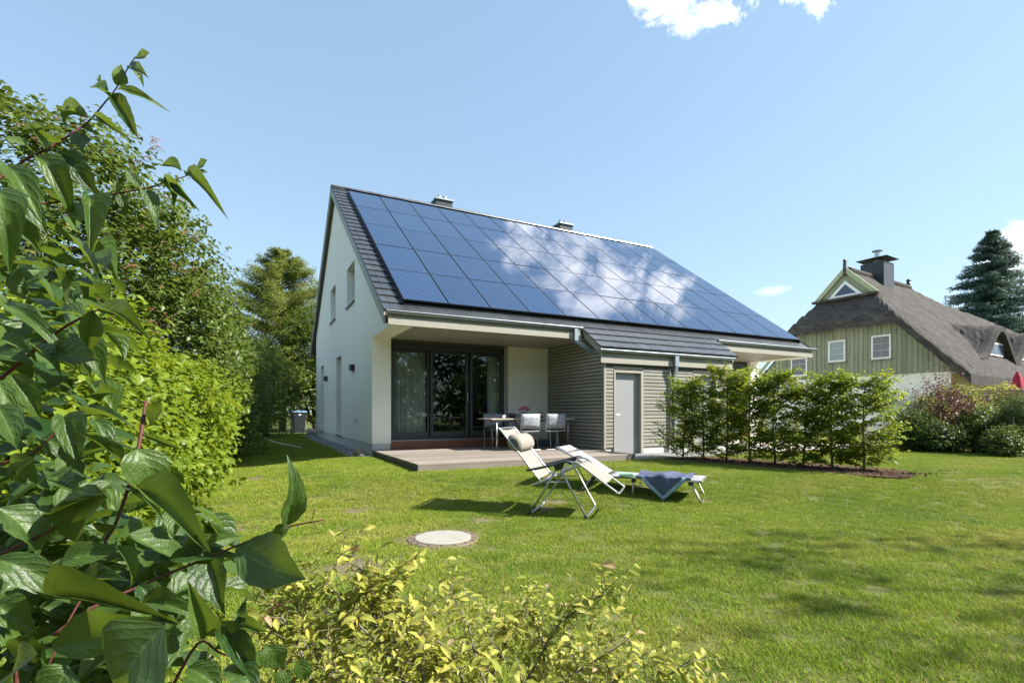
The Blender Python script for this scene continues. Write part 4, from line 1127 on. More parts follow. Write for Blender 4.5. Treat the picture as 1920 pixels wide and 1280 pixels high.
def px(P):
    q = P - CAM; F_ = q @ FW
    return 960 + FPX * (q @ RT) / np.maximum(F_, 1e-3), HORIZ - FPX * q[:, 2] / np.maximum(F_, 1e-3), F_

# detailed leaves for near shrubs: shared mesh variants with UVs, scaled per object
def fine_leaf(name, mat, wd_pts, fold, droop, wave, seed, nst=9, nac=5, serr=0.0):
    g = np.random.default_rng(seed); st = np.linspace(0, 1, nst)
    w = np.interp(st, [p[0] for p in wd_pts], [p[1] for p in wd_pts])
    V, UVs = [], []
    tw_ = g.uniform(-.5, .5); bend = g.uniform(-.10, .10); asy = g.uniform(.85, 1.15)
    for i, s in enumerate(st):
        zc = -droop * s ** 2.2 + .06 * math.sin(s * 4.2 + seed); yc = bend * math.sin(s * 3.1)
        for j in range(nac):
            f = j / (nac - 1) * 2 - 1; y = f * max(w[i], .004) * (asy if f > 0 else 2 - asy) * (1 + .035 * math.sin(i * 3.1 + f * 2) + .04 * math.sin(s * 9 + seed * 3 + f * 5))
            z = zc + fold * abs(y) * 1.0 - fold * .6 * y * y + wave * math.sin(s * 11 + seed + (2 if f > 0 else 0)) * abs(f) * w[i] + tw_ * y * s
            V.append((s, y + yc, z)); UVs.append((s, f * .5 + .5))
    F = [(i * nac + j, i * nac + j + 1, (i + 1) * nac + j + 1, (i + 1) * nac + j) for i in range(nst - 1) for j in range(nac - 1)]
    me = bpy.data.meshes.new(name); me.from_pydata(V, [], F); me.materials.append(mat)
    uv = me.uv_layers.new(name='UVMap')
    for lp in me.loops: uv.data[lp.index].uv = UVs[lp.vertex_index]
    me.polygons.foreach_set('use_smooth', [True] * len(F)); me.update()
    return me
def leaf_matrix(base, A, N, L, W):
    A = unit(np.array(A, float)); N = np.array(N, float); N = unit(N - A * (A @ N)); B = np.cross(N, A)
    m = Matrix.Identity(4)
    for i in range(3):
        m[i][0] = A[i] * L; m[i][1] = B[i] * W; m[i][2] = N[i] * L; m[i][3] = base[i]
    return m
def put_leaf(me, parent, base, A, N, L, W, name='leaf'):
    o = bpy.data.objects.new(name, me); col.objects.link(o); o.parent = parent
    o.matrix_local = Matrix.Translation(-Vector(parent.location)) @ leaf_matrix(base, A, N, L, W)
    return o
def split_foliage(root, arrs, variants, T, mat, budget, seed, frame_only=True, fname='foliage'):
    """the leaves that show largest become parts of their own, the rest one mass"""
    P, A, N, L, W = arrs
    u, v, d = px(P)
    size = L / np.maximum(d, .05)
    nrm = unit(N - A * np.sum(A * N, -1, keepdims=True))
    face = np.abs(np.sum(nrm * unit(P - CAM), -1))
    vis = (u > -40) & (u < 1960) & (v > -40) & (v < 1330) & (d > .2)
    score = np.where(vis, size * (.3 + face), 0)
    # nearest to the viewer in front of the mass counts
    order = np.argsort(-score)[:budget]
    m = np.zeros(len(P), bool); m[order] = True
    g = np.random.default_rng(seed)
    for k in order: put_leaf(variants[g.integers(len(variants))], root, P[k], A[k], N[k], L[k], W[k])
    if (~m).sum():
        o = link(fname, leaf_mesh(fname, P[~m] - np.array(root.location), A[~m], N[~m], L[~m], W[~m], T, mat, seed), root)
        tag(o, kind='stuff')
BARK = plain('bark', (.10, .08, .06), .9, 0, .2, .4, 20, .6, 60)
BARK_RED = plain('red_bark', (.10, .032, .026), .7, 0, .3, .4, 20)
BARK_GREY = plain('grey_bark', (.17, .15, .13), .9, 0, .2, .3, 15, .5, 60)
def stems(root, c, tips, mat, r0=.03, name='branch', seed=0, join=False):
    g = np.random.default_rng(seed); o = np.array(root.location); one = MB()
    for tpt in tips:
        b = np.array([c[0] + g.normal(0, .08), c[1] + g.normal(0, .08), c[2]])
        mid = b * .45 + tpt * .55 + g.normal(0, .06, 3); mid[2] = b[2] + (tpt[2] - b[2]) * .62
        m_ = one if join else MB()
        m_.tube([p - o for p in (b, b * .75 + mid * .25 + g.normal(0, .02, 3), mid, mid * .4 + tpt * .6 + g.normal(0, .03, 3), tpt)], [r0, r0 * .85, r0 * .6, r0 * .4, r0 * .15], 6)
        if not join: m_.build(name, mat, root, smooth=True)
    if join: one.build(name, mat, root, smooth=True)
def shrub(name, label, cat_, base, blobs, mat, L, W, n_leaf=7, tl=.3, T=T_LO, seed=1, droop=.3, flat=.5, group=None, bark=BARK, ntips=10, r0=.03, lump=.3, shell=.6, jitter=0):
    """blobs: (centre, radii, twig count)"""
    rg = np.random.default_rng(seed)
    root = empty(name, base, 0, label, cat_, group)
    parts, tips = [], []
    for c, r, n in blobs:
        P, D = blob_points(c, r, n, rg, shell=shell, lump=lump, zmin=base[2] + .02)
        parts.append(spray(P, D, n_leaf, tl, L, W, rg, droop, flat))
        k = rg.choice(len(P), max(2, int(ntips / len(blobs)) + 1), replace=False); tips += [P[i] for i in k]
    arrs = cat(*parts)
    o = link('crown', leaf_mesh('crown', arrs[0] - np.array(base), *arrs[1:], T, mat, seed), root); tag(o, kind='stuff')
    stems(root, base, tips, bark, r0, 'trunk' if ntips < 3 else 'branches', seed, join=True)
    return root, arrs

LM = {}
LM['hedge'] = leafmat('bright_green_leaf', (.085, .145, .010), (.20, .265, .022), (.46, .54, .03), .42, .45, .35)
LM['hedge_f'] = leafmat('bright_green_leaf_fine', (.085, .145, .010), (.20, .265, .022), (.46, .54, .03), .42, .45, .35, 'obj', True)
LM['fore'] = leafmat('dogwood_leaf', (.016, .046, .010), (.060, .110, .018), (.34, .46, .03), .34, .44, .42)
LM['fore_f'] = leafmat('dogwood_leaf_fine', (.016, .046, .011), (.072, .128, .022), (.38, .50, .03), .34, .40, .5, 'obj', True)
LM['tall'] = leafmat('viburnum_leaf', (.045, .085, .016), (.125, .175, .035), (.30, .38, .03), .34, .44, .35, c3=(.18, .17, .05), f3=.03)
LM['larch'] = leafmat('larch_needle', (.11, .15, .030), (.22, .25, .060), (.36, .40, .06), .38, .6, .15)
LM['mid'] = leafmat('mid_green_leaf', (.050, .095, .016), (.125, .180, .030), (.32, .40, .03), .36, .45, .35)
LM['dark'] = leafmat('dark_green_leaf', (.025, .058, .015), (.070, .115, .025), (.22, .30, .03), .32, .45, .35)
LM['hornbeam'] = leafmat('hornbeam_leaf', (.075, .135, .012), (.20, .26, .025), (.50, .58, .03), .48, .45, .3, c3=(.28, .25, .02), f3=.12)
LM['purple'] = leafmat('purple_leaf', (.045, .014, .022), (.115, .035, .045), (.30, .06, .07), .32, .42, .45)
LM['yellow'] = leafmat('yellow_green_leaf', (.22, .255, .035), (.45, .43, .09), (.62, .60, .12), .40, .5, .3, c3=(.42, .30, .18), f3=.03)
LM['yellow_f'] = leafmat('yellow_green_leaf_fine', (.22, .25, .035), (.47, .44, .10), (.64, .60, .13), .40, .5, .3, 'obj', True, c3=(.42, .30, .18), f3=.03)
LM['silver'] = leafmat('silver_leaf', (.12, .15, .12), (.25, .28, .22), (.3, .35, .2), .25, .6, .2)
LM['spruce'] = leafmat('blue_spruce_needle', (.055, .105, .085), (.14, .205, .155), (.18, .25, .14), .22, .6, .2)
# ------------------------------------------------------------------ left side: bright hedge bush
rg = np.random.default_rng(21)
OV2 = [(0, .04), (.08, .25), (.2, .42), (.36, .5), (.55, .44), (.72, .30), (.85, .16), (.94, .06), (1, 0)]
OV = [(0, .03), (.12, .27), (.3, .46), (.45, .5), (.65, .40), (.82, .20), (.93, .07), (1, 0)]
EL = [(0, .03), (.15, .25), (.4, .48), (.55, .5), (.75, .36), (.9, .15), (1, 0)]
hv = [fine_leaf('leaf', LM['hedge_f'], OV, .35 + .1 * k, .16 + .05 * k, .05, k, 7, 5) for k in range(5)]
def blobset(specs, rg, **k):
    out = [blob_points(c, r, n, rg, **k) for c, r, n in specs]
    return np.concatenate([o[0] for o in out]), np.concatenate([o[1] for o in out])
HB = [((-4.45, -7.3, .75), (1.1, 1.1, 1.2), 620), ((-4.3, -6.2, .85), (1.2, 1.15, 1.3), 760), ((-4.15, -5.0, .90), (1.2, 1.2, 1.25), 760),
      ((-4.05, -3.8, .95), (1.25, 1.2, 1.2), 760), ((-3.8, -2.6, .85), (1.15, 1.1, 1.15), 700), ((-3.6, -1.5, .8), (.95, .9, 1.0), 420),
      ((-4.1, -6.6, .15), (1.05, 1.3, .75), 420), ((-3.95, -5.0, .2), (1.1, 1.3, .75), 420), ((-3.75, -3.2, .2), (1.05, 1.4, .75), 420)]
hb = empty('hedge_bush', gp(-4.1, -4.8), 0, 'bright yellow green broad-leaved bush along the left lawn edge', 'bush')
P, D = blobset(HB, rg, shell=.66, lump=.32, zmin=-.15, up=.3)
arr = spray(P, D, 7, .34, .095, .058, rg, .35, .55)
split_foliage(hb, arr, hv, T_MD, LM['hedge'], 290, 5)
stems(hb, gp(-4.1, -4.8), [P[i] for i in rg.choice(len(P), 26, replace=False)], BARK, .02, 'branches', 2, join=True)

# tall flowering shrubs behind it
VB = [('tall dark shrub with brownish flower heads rising behind the bright bush', (-4.9, -1.9), [((-5.1, -2.4, 3.3), (1.8, 1.6, 2.5), 1700), ((-4.3, -1.3, 2.75), (1.65, 1.6, 2.35), 1400), ((-5.0, -2.0, 1.2), (1.6, 1.6, 1.4), 500)]),
      ('lower flowering shrub sloping down towards the larch', (-3.7, .6), [((-3.7, .3, 2.2), (1.2, 1.4, 2.2), 1200), ((-3.2, 1.0, 2.0), (.8, 1.2, 1.9), 700)])]
fh = MB()
g = np.random.default_rng(5)
for k in range(70):
    a = g.uniform(0, 6.28); r = math.sqrt(g.random()) * .5; z = .22 * (1 - (r / .5) ** 2) + g.normal(0, .03)
    c = np.array([r * math.cos(a), r * math.sin(a), z]); e1 = unit(g.normal(0, 1, 3)) * .05; e2 = unit(np.cross(e1, g.normal(0, 1, 3))) * .05
    fh.add([c - e1 - e2 * .6, c + e1 - e2 * .6, c + e2], [(0, 1, 2)])
for k in range(9):
    a = g.uniform(0, 6.28); r = g.uniform(.1, .4); fh.add([(0, -.01, -.3), (0, .01, -.3), (r * math.cos(a), r * math.sin(a), .15)], [(0, 1, 2)])
t = NT('faded_flower'); r_ = t.rnd(); n = t.noise(t.pos(), 40, 3)
t.bsdf(t.mix(t.math('MULTIPLY_ADD', r_, .6, t.math('MULTIPLY', n, .4)), (.20, .075, .045), (.36, .24, .13)), .8, 0, .2); M['umbel'] = t.m
fh_me = fh.mesh('flower_head', M['umbel'])
for i, (lab, bxy, blobs) in enumerate(VB):
    root, arrs = shrub('viburnum_shrub', lab, 'shrub', gp(*bxy), blobs, LM['tall'], .10, .06, 8, .36, T_LO, 40 + i, .35, .5, ntips=14, r0=.04, lump=.34)
    tips = arrs[0]; u, v, d = px(tips); g = np.random.default_rng(i)
    ctr = np.mean([b[0] for b in blobs], 0)
    out = unit(tips - ctr)
    facing = np.sum(out * unit(CAM - tips), -1) + out[:, 2] * .5 + SUN @ out.T * .3
    cand = np.where((u > -20) & (u < 480) & (facing > .55) & (v < 640))[0]
    for k in g.choice(cand, min(len(cand), 75 if i == 0 else 45), replace=False):
        o = link('flower_head', fh_me, root, tips[k] - np.array(root.location) + out[k] * .12 + np.array([0, 0, .05]), (g.normal(0, .4), g.normal(0, .4), g.uniform(0, 6)), (g.uniform(.11, .18),) * 3)
shrub('feathery_tree', 'small-leaved tree peeping over the shrubs at the far left', 'tree', gp(-8.6, -.6), [((-8.2, -1.0, 5.2), (1.8, 1.8, 2.5), 1000), ((-7.4, -.4, 4.0), (1.5, 1.4, 2.0), 600)], LM['mid'], .09, .04, 9, .4, T_LO, 61, ntips=6, r0=.07)
shrub('corner_shrub', 'dark leafy shrub at the lawn edge past the bright bush', 'shrub', gp(-2.9, 2.8), [((-3.1, 1.2, .9), (.75, 1.2, 1.25), 460), ((-2.75, 2.9, 1.0), (.75, 1.2, 1.3), 460), ((-2.6, 4.6, 1.1), (.8, 1.2, 1.5), 420)], LM['mid'], .085, .055, 8, .3, T_LO, 62, ntips=12)
shrub('leafy_tree', 'loose green tree between the flowering shrub and the larch', 'tree', gp(-4.2, 6.5), [((-4.1, 6.2, 3.2), (1.5, 1.8, 2.2), 900), ((-3.3, 5.0, 2.2), (1.1, 1.3, 1.7), 600)], LM['mid'], .10, .05, 8, .4, T_LO, 63, ntips=8, r0=.06)
shrub('willow_shrub', 'rounded willow-like shrub beside the wheelie bin', 'shrub', gp(-1.95, 10.8), [((-2.0, 10.8, 1.75), (1.35, 1.4, 1.65), 1100), ((-2.7, 9.2, 1.3), (.9, 1.2, 1.4), 500)], LM['mid'], .13, .028, 10, .45, T_NARROW, 64, .15, .3, ntips=10)
shrub('broadleaf_tree', 'dense broadleaf tree against the gable wall end', 'tree', gp(.7, 17.2), [((.6, 17.0, 4.0), (1.9, 1.8, 3.0), 1300), ((-.6, 16.6, 2.0), (1.8, 1.5, 2.0), 800), ((1.6, 16, 1.8), (1.3, 1.3, 1.8), 500)], LM['mid'], .13, .085, 8, .4, T_LO, 65, ntips=6, r0=.10)
shrub('dark_hedge_shrub', 'dark shaded shrub behind the willow-like shrub', 'shrub', gp(-3.6, 13.5), [((-3.6, 13.5, 2.0), (1.8, 1.8, 2.2), 900), ((-2.4, 15.5, 2.4), (1.6, 1.4, 2.4), 700)], LM['dark'], .13, .07, 8, .4, T_LO, 66, ntips=8, r0=.06)

def conifer(name, label, base, H, rad, mat, seed, n_wh, per, L, W, droop, lift, leaders=1, dens=7, nl=10, tl=.5, z0=.04, sparse=0.0, pw=.82, jit=.012):
    rg = np.random.default_rng(seed); base = np.array(base, float)
    root = empty(name, base, 0, label, 'tree')
    tr = MB(); tr.tube([(0, 0, -.1), (.05, 0, H * .4), (0, .03, H * .75), (0, 0, H)], [H * .018, H * .013, H * .006, .012], 8); tr.build('trunk', BARK, root, smooth=True)
    PP, DD, TL = [], [], []; br = MB()
    for w_ in range(n_wh):
        f0 = z0 + (1 - z0) * (w_ / (n_wh - 1)) ** .93
        for b in range(per):
            if rg.random() < sparse: continue
            f = min(.995, max(.02, f0 + rg.normal(0, jit)))
            a = rg.uniform(0, 6.283); ln_ = rad * (1 - f) ** pw * rg.uniform(.75, 1.12) + .12
            s_ = np.linspace(.12, 1, max(3, int(dens * ln_ / rad) + 3)); z = f * H
            d = np.array([math.cos(a), math.sin(a), 0])
            pts = np.stack([d[0] * s_ * ln_, d[1] * s_ * ln_, z + ln_ * (lift * s_ - droop * s_ ** 1.6 + .25 * droop * s_ ** 4)], -1)
            br.tube([(0, 0, z), *pts[::2], pts[-1]], [.03 * (1 - f) + .008] + [.014] * (len(pts[::2])) + [.004], 4, cap=False)
            tan = unit(np.gradient(pts, axis=0))
            side = np.cross(tan, UP)
            for sg in (-1, 1, 0):
                TL.append(np.full(len(pts), tl * min(1, .22 + 1.6 * (1 - f)))); PP.append(pts); DD.append(tan * .8 + side * sg * .9 + np.array([0, 0, -.10 - droop * .25]) + rg.normal(0, .15, pts.shape))
    P_ = np.concatenate(PP); D_ = np.concatenate(DD)
    arrs = spray(P_, D_, nl, np.concatenate(TL)[:, None], L, W, rg, droop * .4, .35)
    o = link('crown', leaf_mesh('crown', *arrs, T_NARROW, mat, seed), root); tag(o, kind='stuff')
    br.build('branches', BARK, root)
    return root
conifer('larch_tree', 'tall feathery larch behind the left corner of the house', (-.9, 18.9, 0), 9.7, 3.9, LM['larch'], 71, 44, 7, .19, .036, .34, .70, dens=12, nl=12, tl=.7, z0=.10, sparse=.1, pw=.55, jit=.03)
conifer('spruce_tree', 'blue green spruce rising behind the thatched roof', (46.6, 5.6, 0), 14.4, 5.6, LM['spruce'], 72, 70, 8, .24, .06, .36, .32, dens=10, nl=9, tl=.65, pw=.85, jit=.02)

# ------------------------------------------------------------------ foreground dogwood, close to the viewer on the left
fv = [fine_leaf('leaf', LM['fore_f'], OV2 if k % 2 else OV, .22 + .08 * (k * 5 % 11), .06 + .055 * (k * 7 % 11), .05 + .012 * (k % 5), k + 10, 13, 7) for k in range(11)]
fb = empty('dogwood_bush', gp(-3.3, -11.2), 0, 'large-leaved dogwood bush close to the viewer at the left edge', 'bush')
HAND = [  # base u,v  tip u,v  width px  depth m
 (253,108,281,99,13,.95),(241,125,269,126,17,.95),(245,131,273,150,14,.95),(216,158,229,123,24,.95),(203,178,192,155,24,.95),(189,162,182,145,7,.95),
 (223,169,291,181,16,.95),(210,184,255,242,25,.95),(163,215,98,203,21,.94),(180,224,243,260,19,.94),(151,241,183,248,13,.94),(148,246,154,281,27,.93),
 (108,280,183,352,42,.90),(69,298,139,370,38,.88),(20,322,72,381,50,.85),(115,290,138,332,32,.9),(92,267,66,240,30,.9),(52,283,36,250,20,.88),(48,250,70,228,18,.89),
 (92,267,112,238,22,.9),(79,333,112,369,28,.88),(60,330,20,350,26,.9),
 (367,316,389,300,14,.98),(371,321,389,321,7,.98),(351,333,398,346,16,.98),(341,324,297,295,17,.98),(310,336,346,364,21,.97),(308,346,328,380,22,.97),
 (272,359,292,394,27,.95),(262,349,236,315,22,.95),(226,362,236,401,19,.94),(221,360,217,339,17,.94),(164,375,184,436,35,.92),(131,379,167,418,28,.91),(125,376,75,375,15,.9),
 (-8,360,13,446,62,.8),(43,375,82,425,38,.86),(34,403,72,461,32,.86),(-5,450,15,490,24,.85),
 (7,575,102,618,32,.85),(13,520,50,550,34,.9),(160,592,98,573,30,.85),(185,580,277,627,38,.85),(172,583,166,665,34,.84),(80,645,190,676,38,.84),(141,606,203,698,46,.86),
 (0,640,50,641,24,.82),(-8,670,45,664,52,.82),(20,701,80,770,42,.8),(66,656,112,692,30,.84),(-8,715,20,775,34,.78),(-6,765,32,824,46,.76),
 (157,775,226,769,26,.85),(184,751,226,733,22,.88),(120,786,148,851,46,.8),(277,792,303,748,21,.85),(269,815,338,839,13,.85),(80,825,145,857,38,.8),(175,790,213,834,38,.82),
 (226,864,174,808,18,.8),(157,857,249,834,34,.8),(255,842,290,932,76,.78),(195,927,64,954,56,.76),(192,931,101,1038,60,.75),(0,950,80,1040,90,.74),(255,927,391,988,44,.78),
 (440,1025,574,1085,88,.78),(541,988,554,870,50,.80),(349,1038,433,1008,42,.78),(322,1050,443,1030,38,.77),(390,1048,408,1129,58,.77),(545,985,512,1010,24,.8),
 (-10,1048,148,1119,60,.70),(121,1052,215,1025,46,.74),(222,1021,265,1095,32,.75),(141,1099,235,1082,42,.72),(97,1129,259,1112,36,.70),(91,1213,286,1156,76,.68),
 (299,1172,196,1335,190,.62),(269,1136,366,1129,30,.72),(386,1186,363,1114,40,.72),(406,1166,492,1263,48,.72),(403,1216,467,1122,24,.72),(500,1208,527,1262,48,.74),
 (443,1172,494,1173,24,.74),(440,1238,478,1296,52,.72),(350,1250,420,1300,48,.68),(-8,1135,60,1172,52,.68),(37,1243,60,1181,60,.66),(60,1225,-20,1290,80,.62),(130,1250,60,1320,90,.64),
 (262,1099,300,1140,30,.74),(215,985,170,1010,36,.78),(240,915,300,960,34,.8),(150,1060,60,1080,50,.74),(20,870,70,905,40,.78),(60,860,10,900,44,.76),(110,900,150,930,36,.8),
 (330,1190,300,1230,40,.7),(560,1235,575,1275,30,.78),(540,1255,520,1295,34,.78)]
rg = np.random.default_rng(33)
for i, (bu, bv, tu, tv_, wp, Dp) in enumerate(HAND):
    b = at(bu, bv, Dp); tpt = at(tu, tv_, Dp + rg.uniform(-.05, .03))
    A = tpt - b; L = np.linalg.norm(A); toc = unit(CAM - b)
    B = np.cross(toc, A / L)
    N = toc * .85 + UP * rg.uniform(.25, .7) + B * rg.normal(0, .3)
    put_leaf(fv[(i * 7) % 11], fb, b, A, N, L, wp * Dp / FPX * 1.06)
# filler leaves further back in the same bush
n = 210
fu = np.concatenate([rg.uniform(-60, 330, n), rg.uniform(-60, 60, 26), rg.uniform(-60, 100, 34)])
fvv = np.concatenate([rg.uniform(960, 1330, n), rg.uniform(600, 960, 26), rg.uniform(430, 960, 34)])
keep = (fu < np.maximum(100, 40 + (fvv - 700) * .52))
fu, fvv = fu[keep], fvv[keep]
Pf = np.array([at(a, b, d) for a, b, d in zip(fu, fvv, rg.uniform(.9, 1.7, len(fu)))])
Df = unit(RT[None] * rg.uniform(.0, 1, (len(Pf), 1)) + UP * rg.uniform(.1, 1, (len(Pf), 1)) + rg.normal(0, .4, (len(Pf), 3)))
arr = spray(Pf, Df, 6, .24, .074, .042, rg, .45, .4, .45)
split_foliage(fb, arr, fv, T_MD, LM['fore'], 190, 9)
STEMS = [([(-40,360,.84),(0,333,.86),(43,303,.88),(92,277,.9),(148,242,.93),(171,223,.94),(197,192,.95),(217,167,.95),(241,126,.95),(255,106,.95)], .0028),
         ([(-40,400,.86),(30,388,.88),(125,377,.91),(223,362,.94),(282,351,.95),(308,342,.97),(341,333,.98),(371,319,.98)], .0025),
         ([(-60,760,.80),(0,711,.82),(49,670,.84),(112,619,.85),(160,592,.85),(185,580,.85)], .0045),
         ([(274,752,.85),(259,841,.82),(240,915,.8),(215,985,.79),(195,1020,.77),(170,1090,.75),(120,1180,.72),(60,1320,.70)], .0038),
         ([(100,1190,.70),(180,1135,.73),(262,1099,.76),(322,1072,.77),(396,1043,.78),(450,1020,.79),(537,988,.80),(608,974,.80)], .0034),
         ([(590,955,.80),(582,985,.80)], .0012), ([(588,980,.80),(600,1000,.80)], .0010),
         ([(30,1300,.66),(33,1245,.66),(50,1200,.68)], .0040),
         ([(300,1330,.68),(370,1206,.72),(410,1222,.72),(447,1236,.73)], .0030), ([(447,1236,.73),(500,1150,.75),(545,1125,.76)], .0016),
         ([(0,870,.78),(60,850,.79),(115,800,.80)], .0035), ([(0,1040,.74),(100,990,.76),(195,927,.77)], .0035)]
for pts, r in STEMS:
    o = np.array(fb.location)
    MB().tube([p - o for p in curve([at(*p) for p in pts], 4)] , [r * .62 * (1.3 - .8 * k / (4 * (len(pts) - 1))) for k in range(4 * (len(pts) - 1) + 1)], 7).build('stem', BARK_RED, fb, smooth=True)

# ------------------------------------------------------------------ yellow-green shrub at the lower edge
yv = [fine_leaf('leaf', LM['yellow_f'], EL, .25 + .12 * k, .12 + .08 * k, .04, k + 30, 6, 5) for k in range(5)]
yb = empty('spirea_shrub', gp(-1.75, -10.4), 0, 'low yellow green shrub with thin twigs at the bottom of the view', 'shrub')
YST = [[(760,1330,1.45),(755,1270,1.45),(712,1210,1.45),(666,1163,1.46),(630,1110,1.47),(600,1078,1.47)], [(720,1230,1.45),(700,1150,1.5),(698,1120,1.5),(680,1069,1.52),(652,1029,1.53)],
       [(760,1300,1.5),(745,1220,1.5),(735,1150,1.52),(745,1100,1.55),(738,1068,1.56)], [(930,1330,1.5),(900,1256,1.5),(872,1158,1.52),(834,1097,1.54)],
       [(960,1330,1.6),(998,1256,1.6),(1050,1167,1.6),(1106,1130,1.6),(1142,1100,1.6)], [(1000,1330,1.5),(1059,1275,1.5),(1120,1235,1.5),(1181,1198,1.5)],
       [(1200,1330,1.45),(1242,1275,1.45),(1294,1237,1.45)], [(600,1330,1.4),(560,1210,1.42),(530,1158,1.42),(494,1118,1.43)], [(640,1330,1.45),(600,1230,1.45),(560,1150,1.47),(555,1105,1.47)],
       [(880,1330,1.6),(850,1230,1.6),(790,1180,1.6),(770,1150,1.6)], [(1010,1330,1.7),(1020,1230,1.7),(1000,1160,1.7),(985,1140,1.7)], [(800,1330,1.4),(790,1260,1.4),(760,1200,1.4)],
       [(560,1330,1.5),(520,1230,1.5),(500,1180,1.5)], [(900,1330,1.7),(930,1250,1.7),(950,1190,1.7),(920,1150,1.7)], [(1050,1330,1.7),(1080,1260,1.7),(1060,1200,1.7)], [(680,1330,1.6),(650,1240,1.6),(615,1180,1.6),(610,1130,1.6)],
       [(840,1330,1.45),(830,1290,1.45),(815,1250,1.45)], [(700,1330,1.35),(660,1290,1.35),(600,1250,1.35)], [(1100,1330,1.6),(1130,1290,1.6),(1180,1260,1.6)]]
rg = np.random.default_rng(44)
tws_P, tws_D = [], []
o = np.array(yb.location)
for si, pts in enumerate(YST):
    c = curve([at(*p) for p in pts], 5); k = len(c)
    MB().tube([p - o for p in c], [.0048 * (1 - .75 * i / k) for i in range(k)], 6).build('stem', BARK_GREY, yb, smooth=True)
    for i in range(2, k):
        for q in range(2 if i < k * .75 else 1):
            tan = unit(c[min(i + 1, k - 1)] - c[i - 1])
            tws_P.append(c[i]); tws_D.append(tan * .6 + rg.normal(0, .65, 3) + UP * .15)
P = np.array(tws_P); D = unit(np.array(tws_D))
arr1 = spray(P, D, 6, .12, .034, .017, rg, .2, .4, .4)
n = 55
bu = rg.uniform(470, 1080, n); bv = rg.uniform(1170, 1330, n); kk = (bv > 1190 + (np.abs(bu - 720) / 380) ** 2 * 70)
Pb = np.array([at(a, b, d) for a, b, d in zip(bu[kk], bv[kk], rg.uniform(1.35, 1.85, kk.sum()))])
Db = unit(UP * .7 + rg.normal(0, .55, (len(Pb), 3)))
arr2 = spray(Pb, Db, 7, .13, .034, .017, rg, .2, .4, .4)
sw = MB()
for p_, d_ in list(zip(P, D)) + list(zip(Pb, Db)): sw.tube([p_ - o, p_ - o + d_ * .12], [.0013, .0006], 4, cap=False)
tag(sw.build('twigs', BARK_GREY, yb), kind='stuff')
split_foliage(yb, cat(arr1, arr2), yv, T_MD, LM['yellow'], 295, 12)

shrub('garden_birch', 'airy tree standing outside the view at the right', 'tree', (9.3, -14.9, -.2), [((9.2, -14.7, 7.2), (1.9, 1.7, 1.6), 85), ((10.4, -15.4, 6.0), (1.6, 1.5, 1.5), 70)], LM['mid'], .13, .09, 8, .6, T_LO, 390, ntips=2, r0=.09)
# ------------------------------------------------------------------ trees of the garden behind the viewer (seen as reflections in the glass)
for i, (x, y, h, r) in enumerate([(-14, -27, 9, 4.5), (-7, -31, 11, 5), (1, -29, 8, 4.5), (8, -33, 12, 5.5), (17, -31, 10, 5), (-20, -19, 9, 4.5)]):
    shrub('garden_tree', ['round tree at the far left behind the viewer', 'tall tree behind the viewer', 'low tree behind the viewer', 'tallest tree behind the viewer', 'wide tree at the right behind the viewer', 'tree left of the viewer'][i], 'tree', (x, y, -.2),
          [((x, y, h * .62), (r, r, h * .4), 420), ((x, y, h * .3), (r * .9, r * .9, h * .3), 260)], LM['dark'], .55, .36, 7, 1.2, T_LO, 400 + i, ntips=2, r0=.25)

for i, x in enumerate((-13, -4, 5, 14)):  # hedge added out of view, blocks the bright horizon reflected in the glass
    shrub('horizon_blocker_hedge', ['left end of the boundary hedge behind the viewer', 'boundary hedge straight behind the viewer', 'boundary hedge right behind the viewer', 'right end of the boundary hedge behind the viewer'][i], 'hedge', (x, -22, -.2),
          [((x, -22, 1.6), (5.2, 1.2, 2.6), 700)], LM['dark'], .30, .2, 7, .7, T_LO, 420 + i, ntips=4, r0=.08, lump=.15)

